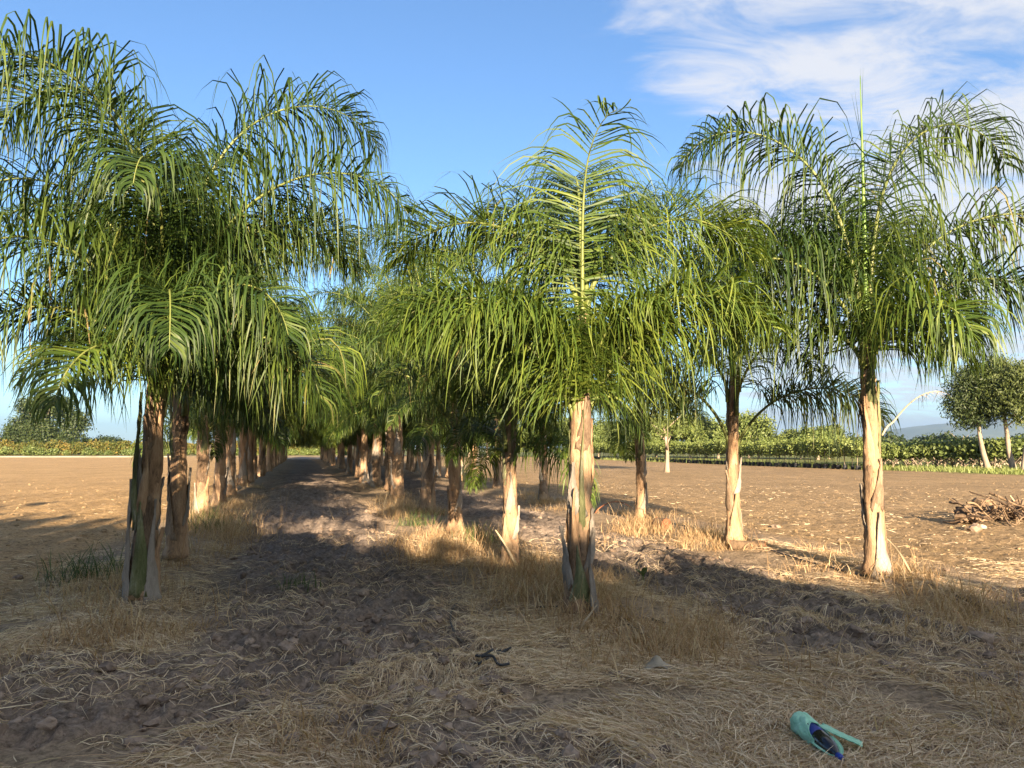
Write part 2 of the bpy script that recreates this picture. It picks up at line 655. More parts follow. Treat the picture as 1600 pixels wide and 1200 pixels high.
colr = np.zeros(GX.shape + (3,)) + np.array([.38, .25, .125])             # left field
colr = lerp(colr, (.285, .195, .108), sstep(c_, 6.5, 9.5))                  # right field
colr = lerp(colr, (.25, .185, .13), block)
colr = lerp(colr, (.40, .285, .19), np.clip(fore * sstep(c_, -5, -3) * (1 - sstep(c_, 8, 10)), 0, 1))
colr = lerp(colr, (.38, .285, .185), np.clip(straw * .55, 0, 1) * (1 - .5 * soil))
colr = lerp(colr, (.225, .178, .148), np.clip(soil, 0, 1) * .85)
ed = edge_dist(GX, GY)
grassw = sstep(ed, -1.0, 1.5) * sstep(GX, -40, -10)
colr = lerp(colr, (.16, .17, .055), grassw)
colr = lerp(colr, (.30, .23, .13), sstep(GY, 134, 140) * (1 - sstep(GX, -40, -20)))
colr = lerp(colr, (.13, .14, .06), sstep(GY, 155, 165))
g = MB()
idx = np.arange(na * nr).reshape(nr, na)
j2 = (np.arange(na) + 1) % na
Q = np.stack([idx[:-1], idx[1:], idx[1:][:, j2], idx[:-1][:, j2]], -1).reshape(-1, 4)
V = np.stack([GX, GY, GZ], -1).reshape(-1, 3)
strawA = np.clip(straw + .55 * (1 - block), 0, 1).reshape(-1)
V = np.concatenate([V, [[0, 0, gz(0, 0)]]])
cen = np.full(na, na * nr)
T = np.stack([cen, idx[0], idx[0][j2]], -1)
g.add(V, Q, T, np.concatenate([strawA, [.5]]))
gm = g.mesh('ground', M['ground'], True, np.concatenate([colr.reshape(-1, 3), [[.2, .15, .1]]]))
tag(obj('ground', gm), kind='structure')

# pale track at the far edge of the left field
tr = MB()
xs = np.linspace(-150, -58, 40)
yy = 131 + 0.0 * xs + .5 * np.sin(xs * .1)
top = np.stack([xs, yy + .5, 0 * xs + .10 + .03 * np.sin(xs * .7)], -1)
bot = np.stack([xs, yy - .8, 0 * xs + .10 + .03 * np.sin(xs * .7)], -1)
lo = np.stack([xs, yy - .95, 0 * xs - .15], -1)
n_ = len(xs)
i_ = np.arange(n_ - 1)
tr.add(np.concatenate([top, bot, lo]), np.concatenate([np.stack([i_ + n_, i_ + n_ + 1, i_ + 1, i_], -1), np.stack([i_ + 2 * n_, i_ + 2 * n_ + 1, i_ + n_ + 1, i_ + n_], -1)]))
tag(obj('path', tr.mesh('path', M['path'])), kind='structure')

# mountain
mm, tt = mat_new('mountain')
o_ = node(tt, 'ShaderNodeOutputMaterial')
p_ = node(tt, 'ShaderNodeBsdfPrincipled', Roughness=1.0)
tcn = node(tt, 'ShaderNodeTexCoord')
nz = node(tt, 'ShaderNodeTexNoise', Scale=.006, Detail=8, Roughness=.6)
tt.links.new(tcn.outputs['Object'], nz.inputs['Vector'])
tt.links.new(ramp(tt, [(.35, (.045, .06, .03)), (.65, (.09, .10, .05))], nz.outputs['Fac']), p_.inputs['Base Color'])
tt.links.new(p_.outputs[0], o_.inputs['Surface'])
MD = 7000.0
nxm, nym = 140, 40
mx_ = np.linspace(2700, 9500, nxm)
prof_x = np.array([2700, 3090, 3400, 3700, 4100, 4400, 4700, 5100, 5600, 6200, 7000, 8000, 9500])
prof_z = np.array([0, 10, 95, 185, 232, 262, 285, 262, 230, 300, 380, 260, 0])
pz = np.interp(mx_, prof_x, prof_z)
my = np.linspace(0, 1, nym)
XX, TT = np.meshgrid(mx_, my)
base = np.sin(np.clip(TT, 0, 1) * pi) ** .9
ZZ = pz[None, :] * base * (1 + .0 * TT)
ZZ = ZZ * (1 + .10 * (fbm(XX * .004, TT * 14, 4) - .5)) - 2
YY = MD - 1500 + TT * 3000
mbm = MB()
ii = np.arange(nxm * nym).reshape(nym, nxm)
mbm.add(np.stack([XX, YY, ZZ], -1).reshape(-1, 3), np.stack([ii[:-1, :-1], ii[:-1, 1:], ii[1:, 1:], ii[1:, :-1]], -1).reshape(-1, 4))
tag(obj('mountain', mbm.mesh('mountain', mm)), kind='structure')

# ------------------------------------------------------------------ palms


def frond_meshes(seed, Lf, th0, th1, p=1.8, s0=.08, nleaf=118, ll=1.02, pf=.16, hang=1.7, plum=.6, fw0=.35, r0=.034, leaf='leaf', seg=7, curl=0.0):
    q = np.random.default_rng(seed)
    k = 28
    s = np.linspace(0, 1, k)
    th = np.radians(th0 - (th0 - th1) * np.clip((s - s0) / (1 - s0), 0, 1) ** p)
    cl_ = sstep(s, .02, .20)                       # the stalk first clasps the trunk
    th = np.radians(89) * (1 - cl_) + th * cl_
    yaw = np.cumsum(q.normal(0, .012, k)) + curl * s ** 2
    T = np.stack([np.cos(th) * np.cos(yaw), np.cos(th) * np.sin(yaw), np.sin(th)], -1)
    P = np.concatenate([[[0, 0, 0]], np.cumsum((T[:-1] + T[1:]) / 2 * Lf / (k - 1), 0)])
    mb = MB()
    rad = r0 * (1 - s) ** 1.1 * .8 + r0 * .2 * np.exp(-s * 14) + .0035
    tube(mb, P, rad, 6, cap=True)
    rm = mb.mesh('frond', M['petiole'])
    # leaflets
    n = nleaf * 2
    t = np.clip((np.repeat(np.linspace(0, 1, nleaf), 2) + q.normal(0, .012, n)), 0, 1)
    si = pf + (1 - pf) * t
    side = np.tile([1.0, -1.0], nleaf)
    f = si * (k - 1)
    i0 = np.clip(f.astype(int), 0, k - 2)
    w = (f - i0)[:, None]
    B0 = P[i0] * (1 - w) + P[i0 + 1] * w
    Ti = nrm(T[i0] * (1 - w) + T[i0 + 1] * w)
    thi = np.interp(si, s, th)
    Nn = np.stack([-np.sin(thi), 0 * thi, np.cos(thi)], -1)
    Bn = nrm(np.cross(Nn, Ti))
    ln = ll * (.50 + .62 * np.sin(pi * np.clip(t * .80 + .16, 0, 1))) * (1 - .45 * t ** 6) * q.uniform(.82, 1.1, n)
    up = q.normal(.30, plum, n) * (1 - .3 * t)
    fw = fw0 + .75 * t ** 2.2 + q.normal(0, .09, n)
    d = nrm(Ti * fw[:, None] + Bn * side[:, None] + Nn * up[:, None])
    gprof = np.interp(np.linspace(0, 1, seg), [0, .15, .3, .45, .65, 1], [.03, .10, .55, .75, .5, .25])
    gk = hang * q.uniform(.55, 1.35, n)
    pts = [B0]
    wv = nrm(Ti - d * np.sum(Ti * d, 1, keepdims=True))
    ws = []
    wprof = np.interp(np.linspace(0, 1, seg + 1), [0, .12, .4, .7, 1], [.5, .95, 1.0, .62, .04])
    hw = .0088 * q.uniform(.8, 1.2, n)
    wind = q.normal(0, .11, (n, 3)) * np.array([1, 1, .3])
    for j in range(seg + 1):
        wv = nrm(wv - d * np.sum(wv * d, 1, keepdims=True) + .10 * q.normal(size=(n, 1)) * np.cross(d, wv))
        ws.append(wv * (hw * wprof[j])[:, None])
        if j < seg:
            pts.append(pts[-1] + d * (ln / seg)[:, None])
            d = nrm(d + np.array([0, 0, -1.0]) * (gk * gprof[j])[:, None] + wind)
    lb = MB()
    rn = np.clip(q.normal(.46, .26, n), 0, 1)
    tipc = (q.random(n) < .4)[:, None] * np.clip(np.linspace(-1.6, 1, seg + 1), 0, 1)[None, :] * .45
    ribbons(lb, np.stack(pts, 1), np.stack(ws, 1), np.where((q.random(n) < .025)[:, None], 1.0, np.clip(rn[:, None] + tipc, 0, .92)))
    lm = lb.mesh('leaflets', M[leaf])
    return rm, lm, P


def frond(parent, pair, az, z0, roff=.05, scale=1.0, xy=(0, 0)):
    o = obj('frond', pair[0], parent, (xy[0] + roff * cos(az), xy[1] + roff * sin(az), z0), az, scale)
    l_ = obj('leaflets', pair[1], o)
    l_['kind'] = 'stuff'
    return o


def trunk_prof(z, H, rb):
    """radius of a palm trunk"""
    t = z / H
    return rb * (np.interp(t, [0, .06, .18, .45, .8, 1.0], [1.55, 1.18, .95, .84, .64, .36]))


def trunk_mesh(seed, H, rb, lean=(0, 0)):
    q = np.random.default_rng(seed)
    nz_, ns = 56, 22
    z = np.linspace(-.35, H, nz_)
    th = np.arange(ns) * 2 * pi / ns
    r = trunk_prof(np.clip(z, 0, H), H, rb)[:, None] * np.ones((1, ns))
    r = r * (1 + .10 * (fbm(th[None, :] * 2.2 + seed, z[:, None] * 3.0 + seed * 1.7, 4) - .5) * 2)
    # old leaf bases leave stepped scars
    ph = (z[:, None] * 4.2 + th[None, :] / (2 * pi) * 2 + .25 * q.normal(size=(nz_, 1)))
    r = r * (1 + .12 * ((ph % 1.0) - .5))
    r = r * (1 + .05 * np.sign(np.sin(th[None, :] * 5 + z[:, None] * 9)) * (np.abs(np.sin(th[None, :] * 5 + z[:, None] * 9)) > .6))
    r = r + .004 * q.normal(size=r.shape)
    V = np.stack([r * np.cos(th) + lean[0] * (z[:, None] / H) ** 1.5, r * np.sin(th) + lean[1] * (z[:, None] / H) ** 1.5, z[:, None] * np.ones((1, ns))], -1).reshape(-1, 3)
    i = np.arange(nz_ - 1)[:, None] * ns
    j = np.arange(ns)[None, :]
    jn = (j + 1) % ns
    Qd = np.stack([i + j, i + jn, i + ns + jn, i + ns + j], -1).reshape(-1, 4)
    mb = MB().add(V, Qd)
    mb.add([[lean[0], lean[1], H + .02]] + [list(V[(nz_ - 1) * ns + a_]) for a_ in range(ns)], None, [[0, 1 + a_, 1 + (a_ + 1) % ns] for a_ in range(ns)])
    return mb.mesh('trunk', M['trunk'])


def sheath_mesh(seed, z0, h, H, rb, half=1.15, tip=.07, peel=.06, mat='sh_tan', off=.012, split=0.0, th_=.006, lean=(0, 0)):
    """an old leaf base clasping the trunk: broad below, narrowing to its stalk, curling off at the tip"""
    q = np.random.default_rng(seed)
    nu, nv = 9, 14
    v = np.linspace(0, 1, nv)
    u = np.linspace(-1, 1, nu)
    hw = half * (tip + (1 - tip) * (1 - v) ** 1.5)
    zz = z0 + h * v
    ang = u[None, :] * hw[:, None] + .10 * np.sin(v * 5 + seed)[:, None]
    rr = trunk_prof(np.clip(zz, 0, H), H, rb)[:, None] + (off + .014) * sstep(v, -.02, .3)[:, None] - .006 + peel * (v ** 3)[:, None] + peel * .7 * (np.abs(u) ** 3)[None, :] * (1 - v)[:, None] * split
    rr = rr + .006 * q.normal(size=rr.shape) + .014 * np.cos(u * 2.2)[None, :] * (v > .15)[:, None]
    zz = zz[:, None] + .03 * q.normal(size=(1, nu)) * np.exp(-v * 5)[:, None] + 0 * u[None, :]
    lx = lean[0] * (np.clip(zz, 0, H) / H) ** 1.5
    ly = lean[1] * (np.clip(zz, 0, H) / H) ** 1.5
    Vo = np.stack([rr * np.cos(ang) + lx, rr * np.sin(ang) + ly, zz], -1).reshape(-1, 3)
    ri = rr - th_
    Vi = np.stack([ri * np.cos(ang) + lx, ri * np.sin(ang) + ly, zz], -1).reshape(-1, 3)
    n = nu * nv
    i = np.arange(n).reshape(nv, nu)
    Qo = np.stack([i[:-1, :-1], i[:-1, 1:], i[1:, 1:], i[1:, :-1]], -1).reshape(-1, 4)
    Qi = Qo[:, ::-1] + n
    rim = np.concatenate([i[0], i[1:, -1], i[-1, ::-1][1:], i[::-1, 0][1:]])
    a_, b_ = rim[:-1], rim[1:]
    Qr = np.stack([b_, a_, a_ + n, b_ + n], -1)
    return MB().add(np.concatenate([Vo, Vi]), np.concatenate([Qo, Qi, Qr])).mesh('sheath', M[mat])


def spear_mesh(seed, Lf):
    mb = MB()
    q = np.random.default_rng(seed)
    z = np.linspace(0, Lf, 12)
    P = np.stack([.03 * np.sin(z * 1.2), .02 * z, z], -1)
    tube(mb, P, .026 * (1 - (z / Lf) ** 1.6) + .003, 5)
    n = 10
    b = q.uniform(.5, .98, n)
    st = P[np.clip((b * 11).astype(int), 0, 10)]
    s_ = np.linspace(0, 1, 5)[None, :, None]
    d = nrm(np.stack([q.normal(0, .12, n), q.normal(0, .12, n), np.ones(n)], -1))[:, None, :]
    PP = st[:, None, :] + d * s_ * .45
    Wd = np.ones((n, 5, 1)) * np.array([.007, 0.003, 0]) * (1 - s_ * .9)
    ribbons(mb, PP, Wd, np.full(n, .5))
    return mb.mesh('spear_leaf', M['rachis_green'])


# --- shared frond library: (th0, th1, p, length)
LIB = []
specs = [(86, -62, 2.9, 3.9), (84, -40, 2.8, 3.7), (80, -66, 2.3, 3.7), (76, -52, 2.2, 3.5), (70, -68, 1.9, 3.4), (66, -60, 1.8, 3.3),
         (64, -70, 1.7, 3.2), (59, -68, 1.6, 3.0), (54, -70, 1.5, 2.8), (48, -70, 1.4, 2.5), (42, -72, 1.35, 2.1), (32, -74, 1.25, 2.3), (22, -76, 1.15, 2.1)]
for k_, (a0, a1, pp, LL) in enumerate(specs):
    for v_ in range(2):
        LIB.append((k_, frond_meshes(100 + k_ * 7 + v_, LL * (1 + .06 * v_), a0 - 3 * v_, a1 + 6 * v_, pp, leaf='leafB' if (k_ + v_) % 3 == 0 else 'leaf', nleaf=132, ll=.98 - .03 * k_)))
SPEARS = [spear_mesh(i, 1.5 + .3 * i) for i in range(3)]

# --- trunk kits: trunk + sheaths that fit it
KITS = []
for kk in range(4):
    H, rb = 2.62 + .10 * kk, .128 + .006 * (kk % 3)
    lean = ((0, 0), (.09, .03), (-.07, .05), (.02, -.06))[kk]
    q = np.random.default_rng(40 + kk)
    sh = []
    mats = ['sh_paper', 'sh_green', 'sh_paper', 'sh_dark', 'sh_paper', 'sh_tan', 'sh_green', 'sh_dark', 'sh_green', 'sh_green']
    for i in range(9):
        z0 = .0 + .22 * i + q.uniform(-.05, .05)
        h = q.uniform(.5, .8) if i < 5 else q.uniform(.7, 1.0)
        h = min(h, H - z0 - .02)
        sh.append((i * 2.4 + q.uniform(-.4, .4), sheath_mesh(1000 + kk * 20 + i, z0 - (.05 if i == 0 else 0), h, H, rb, half=q.uniform(.9, 1.5), peel=q.uniform(.0, .055) if i < 5 else .02,
                                                           mat=('sh_paper', 'sh_tan', 'sh_paper', 'sh_dark', 'sh_paper')[(i + kk) % 5] if i < 5 else mats[i], off=.006 + .004 * (i % 3), split=q.uniform(.2, 1.0) if i < 4 else .0, lean=lean)))
    KITS.append((trunk_mesh(60 + kk, H, rb, lean), sh, H, lean))


def generic_fronds(root, seed, H, lean, n=13, skip=None, low=0):
    q = np.random.default_rng(seed)
    for i in range(low):                                # old fronds hanging low round the trunk
        cand = [m for k_, m in LIB if k_ >= 10]
        z0 = H - q.uniform(.85, 1.15)
        zf = (z0 / H) ** 1.5
        frond(root, cand[q.integers(len(cand))], i * 2 * pi / max(low, 1) + q.normal(0, .3) + seed, z0, .09, q.uniform(.85, 1.1), (lean[0] * zf, lean[1] * zf))
    for i in range(n):
        f = i / (n - 1)
        a0 = int(np.clip(f * 10 + q.normal(0, .8), 0, 10))
        cand = [m for k_, m in LIB if k_ == a0]
        pair = cand[q.integers(len(cand))]
        az = i * 2.399 + seed * 1.3 + q.normal(0, .25)
        if skip and skip(az % (2 * pi), f):
            continue
        z0 = H - .10 - f * (.72 + q.uniform(0, .18))
        zf = (z0 / H) ** 1.5
        frond(root, pair, az, z0, .05 + .05 * f, q.uniform(.86, 1.04), (lean[0] * zf, lean[1] * zf))


PALM_N = 0


def palm(label, x, y, kit=0, scale=1.0, rot=0.0, seed=1, group=None, n=13, hero=None, sheaths=True, spear=True, skip=None, low=0, slim=1.0, spear_len=1.0):
    root = thing('palm_tree', label, 'palm tree', (x, y, gz(x, y)), 0, group, scale)
    tm, sh, H, lean = KITS[kit]
    ro = obj('trunk', tm, root, rotz=rot, scale=(slim, slim, 1))
    if sheaths:
        for az, me in (sh if sheaths is True else sh[:sheaths]):
            obj('sheath', me, root, rotz=rot, scale=(slim, slim, 1))
            root.children  # keep
    lx = lean[0] * cos(rot) - lean[1] * sin(rot)
    ly = lean[0] * sin(rot) + lean[1] * cos(rot)
    if hero:
        for i, h in enumerate(hero):
            pair = frond_meshes(seed * 100 + i, **h['f'])
            z0 = h.get('z', H - .1)
            zf = (z0 / H) ** 1.5
            frond(root, pair, R(h['az']), z0, .05, 1.0, (lx * zf, ly * zf))
    if n:
        generic_fronds(root, seed, H, (lx, ly), n, skip, low)
    if spear:
        obj('spear_leaf', SPEARS[seed % 3], root, (lx, ly, H - .05), rot, (1, 1, spear_len))
    return root


# sheath azimuths are baked by rotating the children
_old_palm = palm


def h(az, th0, th1, Lf, p=1.9, z=None, **kw):
    d = {'az': az, 'f': dict(Lf=Lf, th0=th0, th1=th1, p=p, nleaf=int(1.12 * kw.pop('nleaf', 138)), **kw)}
    if z:
        d['z'] = z
    return d


EXTRA = {}


def bake_sheath_az():
    for kk, (tm, sh, H, lean) in enumerate(KITS):
        for az, me in sh:
            n = len(me.vertices)
            co = np.zeros(n * 3)
            me.vertices.foreach_get('co', co)
            co = co.reshape(-1, 3)
            z = np.clip(co[:, 2], 0, H)
            lx = lean[0] * (z / H) ** 1.5
            ly = lean[1] * (z / H) ** 1.5
            x, y = co[:, 0] - lx, co[:, 1] - ly
            co[:, 0] = x * cos(az) - y * sin(az) + lx
            co[:, 1] = x * sin(az) + y * cos(az) + ly
            me.vertices.foreach_set('co', co.ravel())
            me.update()


bake_sheath_az()

def extra_sheaths(root, kit, specs):
    # sheaths of one particular palm: (azimuth, z0, height, half angle, peel, split, material, label)
    tm, sh, H, lean = KITS[kit]
    for i, (az, z0, hh, half, peel, split, mt, lab) in enumerate(specs):
        me = sheath_mesh(7000 + i + kit * 50, z0, hh, H, .128 + .006 * (kit % 3), half=half, peel=peel, split=split, mat=mt, off=.022, lean=(0, 0))
        o = obj('sheath', me, root, rotz=R(az))
        if lab:
            o['label'] = lab


# ---- the nearest palms, frond by frond
x, y, z = at(222, 938)
A1 = palm('tall palm at the front of the left row, its old grey sheaths split open', x, y, 1, 1.0, .3, 11, n=0, slim=.9, hero=[
    h(172, 86, -74, 4.3, 2.6, ll=1.3, hang=2.6, nleaf=165), h(250, 85, -94, 4.2, 2.0, ll=1.35, hang=2.6, nleaf=180), h(16, 80, -66, 4.3, 2.6, ll=1.3, hang=2.6, nleaf=165), h(187, 78, -74, 3.7, 2.1, z=2.2, ll=1.2, hang=2.4),
    h(-10, 68, -70, 4.2, 2.0, z=2.2, ll=1.3, hang=2.6, nleaf=170), h(268, 50, -78, 2.1, 1.2, z=1.9, leaf='leafB', ll=.8), h(150, 66, -70, 2.4, 1.7, z=2.1), h(40, 64, -58, 3.1, 1.8),
    h(95, 70, -60, 3.0, 1.8), h(125, 66, -64, 2.8, 1.8), h(325, 56, -72, 2.7, 1.5, z=2.1), h(225, 56, -80, 2.4, 1.5, z=2.0), h(15, 48, -76, 2.5, 1.4, z=1.85), h(300, 60, -84, 2.6, 1.5, z=2.0), h(345, 50, -80, 2.6, 1.4, z=1.85), h(240, 66, -84, 3.0, 1.7, z=2.1), 
    h(290, 70, -70, 2.9, 1.9)])
x, y, z = at(275, 876)
palm('second palm of the left row, half hidden behind the tall front one', x, y, 2, 1.05, 2.0, 12, slim=.85, n=10, low=1, hero=[
    h(-30, 46, -62, 3.7, 1.5, z=1.75, leaf='leafB', ll=1.15, hang=2.6, nleaf=150), h(0, 66, -64, 3.6, 1.9, ll=1.2, hang=2.5, nleaf=150), h(170, 66, -62, 3.3, 1.8)])
x, y, z = at(905, 956)
B1 = palm('front palm of the middle row, one upright comb like frond facing us', x, y, 3, 0.98, 1.0, 13, n=0, spear=False, hero=[
    h(278, 89, -8, 2.8, 5.0, z=2.25, plum=.16, fw0=.12, hang=.95, nleaf=58, ll=1.12, pf=.12, leaf='leafB', curl=.5),
    h(22, 58, -52, 2.8, 1.6, leaf='leafB', hang=1.15), h(158, 56, -56, 2.8, 1.6, leaf='leafB', hang=1.15), h(196, 58, -56, 2.5, 1.5, z=2.0, leaf='leafB', hang=1.0),
    h(338, 60, -54, 2.4, 1.5, z=2.0, leaf='leafB', hang=1.0), h(305, 76, -20, 1.7, 2.0, z=1.75, leaf='leafB', hang=1.2, ll=.75), h(215, 70, -30, 1.9, 1.8, z=1.75, leaf='leafB', hang=1.2, ll=.8),
    h(62, 66, -36, 2.9, 1.7), h(118, 68, -42, 2.9, 1.7), h(352, 66, -40, 2.2, 1.8, z=1.65, leaf='leafB', hang=1.0), h(184, 64, -40, 2.3, 1.8, z=1.65, leaf='leafB', hang=1.0),
    h(90, 78, -30, 3.0, 2.0)])
x, y, z = at(1370, 899)
palm('front palm of the right row, green ribbed trunk wrapped in torn pale sheath', x, y, 0, 1.12, 4.4, 14, n=0, slim=.82, spear_len=1.4, hero=[
    h(174, 82, -70, 3.8, 2.3, ll=1.2, hang=2.5, nleaf=155), h(14, 84, -70, 4.0, 2.4, ll=1.2, hang=2.5, nleaf=160), h(-8, 64, -62, 3.2, 1.8, z=2.3, ll=1.15, hang=2.3), h(200, 60, -70, 2.7, 1.6, z=2.2),
    h(285, 54, -70, 1.8, 1.5, z=2.1, leaf='leafB'), h(148, 60, -60, 2.9, 1.8), h(52, 68, -55, 3.1, 1.8), h(92, 76, -50, 3.0, 2), h(330, 54, -70, 2.3, 1.6, z=2.2),
    h(165, 50, -70, 2.3, 1.5, z=2.1), h(30, 52, -70, 2.3, 1.5, z=2.1)])
extra_sheaths(A1, 1, [(-80, .05, 1.05, .85, .0, .0, 'sh_green', 'olive green split sheath at the base'), (-140, -.03, 1.25, .55, .0, 1.4, 'sh_paper', 'grey papery sheath edge peeling outward'),
                      (-32, -.03, 1.05, .6, .0, 1.2, 'sh_paper', 'grey papery sheath edge peeling outward'), (-118, .75, 1.35, .5, .0, .0, 'sh_green', 'long green sheath'), (-75, .8, .8, .6, .05, .2, 'sh_tan', None)])
extra_sheaths(B1, 3, [(-95, .10, .55, .8, .0, .0, 'sh_green', 'olive green patch of sheath at the base'), (-60, -.02, .85, .25, .12, .8, 'sh_paper', 'grey curved sheath strip peeling off'),
                      (-110, .45, .75, .45, .03, .2, 'sh_tan', None), (-75, .75, 1.2, .35, .0, .0, 'sh_green', 'long green sheath')])
x, y, z = at(797, 886)
palm('second palm of the middle row with a pale stick propped against its orange trunk', x, y, 0, .80, 1.6, 15, n=12, low=2)
x, y, z = at(1147, 850)
palm('second palm of the right row, two bare petioles forking off its orange trunk', x, y, 1, 1.1, 5.0, 16, n=5, slim=.72, hero=[
    h(-12, 66, -58, 2.7, 1.3, z=1.1, pf=.38), h(188, 72, -54, 2.6, 1.4, z=1.15, pf=.38), h(12, 74, -55, 3.0), h(168, 76, -50, 3.0)])
x, y, z = at(712, 833)
palm('third palm of the middle row rising from green and straw coloured grass', x, y, 2, .84, .9, 17, n=12, low=2)
x, y, z = at(1003, 813)
palm('third palm of the right row standing in sunlit straw', x, y, 3, .95, 3.1, 18, n=11, low=3, slim=.85)
x, y, z = at(314, 803)
palm('third palm of the left row with a bare reddish trunk', x, y, 0, 1.05, 3.7, 19, n=12, low=3)
x, y, z = at(667, 800)
palm('fourth palm of the middle row, its stout orange trunk leaning slightly right', x, y, 1, 1.3, .2, 20, n=13, low=3, slim=.85)
x, y, z = at(849, 783)
palm('fourth palm of the right row with a slim sunlit trunk against the field', x, y, 2, .80, 2.6, 21, n=11, low=4)
x, y, z = at(343, 789)
palm('fourth palm of the left row with a curled white sheath at knee height', x, y, 3, 1.2, 4.4, 22, n=12, slim=.9)
k_ = 0
for row_i, (rc, u0, lab, grp) in enumerate(((-2.25, 24.5, 'palm far down the left row, its orange trunk overlapping its neighbours', 'palms far down the left row'),
                                             (2.75, 22.5, 'palm far down the middle row, trunk in shade beyond the furrowed track', 'palms far down the middle row'),
                                             (6.85, 26.5, 'palm far down the right row, dark trunk against the bright field', 'palms far down the right row'))):
    u = u0
    n_row = 5
    while u < 112:
        q = np.random.default_rng(500 + k_)
        c = rc + q.normal(0, .12)
        x = c * UY + u * UX
        y = -c * UX + u * UY
        lb_, gp_ = lab, grp
        if n_row <= 9:
            lb_, gp_ = '%s palm of the %s row, counted from the front' % (('fifth', 'sixth', 'seventh', 'eighth', 'ninth')[n_row - 5], ('left', 'middle', 'right')[row_i]), None
        n_row += 1
        palm(lb_, x, y, int(q.integers(4)), q.uniform(.98, 1.2) * (1.25 + .08 * min(max((u - 40) / 25, 0), 1)), q.uniform(0, 6.28), 30 + k_, gp_, slim=.85, low=4 if u < 40 else 6, n=12 if u < 45 else 9, sheaths=5 if u < 45 else False, spear=u < 40)
        k_ += 1
        u += q.uniform(2.7, 3.5)

# ------------------------------------------------------------------ trees and shrubs


def crown_mesh(name, seed, lobes, ncl, per, ls, mat, sig=.32, droop=0.0):
    q = np.random.default_rng(seed)
    mb = MB()
    P, A, NN = [], [], []
    vol = np.array([l[3] * l[4] + l[4] * l[5] for l in lobes])
    cnt = np.maximum(3, (ncl * vol / vol.sum()).astype(int))
    for l, c in zip(lobes, cnt):
        d = nrm(q.normal(size=(c, 3)))
        rr = q.uniform(.62, 1.06, c)
        rad = np.array(l[3:6])
        cc = np.array(l[:3]) + d * rr[:, None] * rad
        tone = q.normal(.5, .16, c)
        pts = cc[:, None, :] + q.normal(size=(c, per, 3)) * sig * np.array([1, 1, .75])
        P.append(pts.reshape(-1, 3))
        A.append((tone[:, None] + q.normal(0, .12, (c, per))).reshape(-1))
        NN.append((np.repeat(d, per, 0)))
    P = np.concatenate(P)
    A = np.clip(np.concatenate(A), 0, 1)
    NN = np.concatenate(NN)
    n = len(P)
    nn = nrm(NN + q.normal(size=(n, 3)) * .8)
    a_ = nrm(np.cross(nn, q.normal(size=(n, 3))) + np.array([0, 0, -droop]))
    b_ = nrm(np.cross(nn, a_))
    s1 = ls * q.uniform(.7, 1.3, (n, 1))
    s2 = s1 * (.55 if not droop else .3)
    V = np.stack([P - a_ * s1, P - b_ * s2, P + a_ * s1, P + b_ * s2], 1).reshape(-1, 3)
    mb.add(V, np.arange(n * 4).reshape(-1, 4), None, np.repeat(A, 4))
    return mb.mesh(name, mat, False)


def stem_mesh(seed, H, r, limbs=4, mat=None, lean=(0, 0), start=.45, spread=.5, r2=.45):
    q = np.random.default_rng(seed)
    mb = MB()
    t = np.linspace(0, 1, 8)
    P = np.stack([lean[0] * t ** 1.3 + .03 * H * np.sin(t * 4 + seed), lean[1] * t + .02 * H * np.sin(t * 5), H * t - .1], -1)
    P[:, 0] -= .03 * H * sin(seed)
    tube(mb, P, r * (1 - .55 * t) * (1 + .5 * np.exp(-t * 12)), 8, jitter=.05, seed=seed)
    for i in range(limbs):
        s = q.uniform(start, .95)
        b = np.array([np.interp(s, t, P[:, k]) for k in range(3)])
        az = i * 2.4 + q.uniform(-.4, .4)
        tt_ = np.linspace(0, 1, 5)
        ln = H * spread * q.uniform(.7, 1.2)
        L_ = b + np.stack([np.cos(az) * tt_ * ln, np.sin(az) * tt_ * ln, ln * (.75 * tt_ + .15 * tt_ ** 2)], -1)
        tube(mb, L_, r * r2 * (1 - .8 * tt_), 5)
    return mb.mesh('trunk', mat or M['bark'])


def tree(name, label, cat, x, y, trunk, crown, group=None, rot=0, scale=1.0, z=None):
    t = thing(name, label, cat, (x, y, gz(x, y) if z is None else z), rot, group, scale)
    if trunk:
        obj('trunk', trunk, t)
    obj('crown', crown, t)
    return t


def lobes_round(seed, n, R0, Z0, rx, rz):
    q = np.random.default_rng(seed)
    out_ = []
    for i in range(n):
        d = nrm(q.normal(size=3))
        out_.append((d[0] * R0 * .7, d[1] * R0 * .7, Z0 + d[2] * rz * .7, rx * q.uniform(.7, 1.1), rx * q.uniform(.7, 1.1), rx * q.uniform(.6, 1.0)))
    return out_


def px_at(px_, dist):
    d = ray(px_, 700)
    return d[0] / d[1] * dist, dist


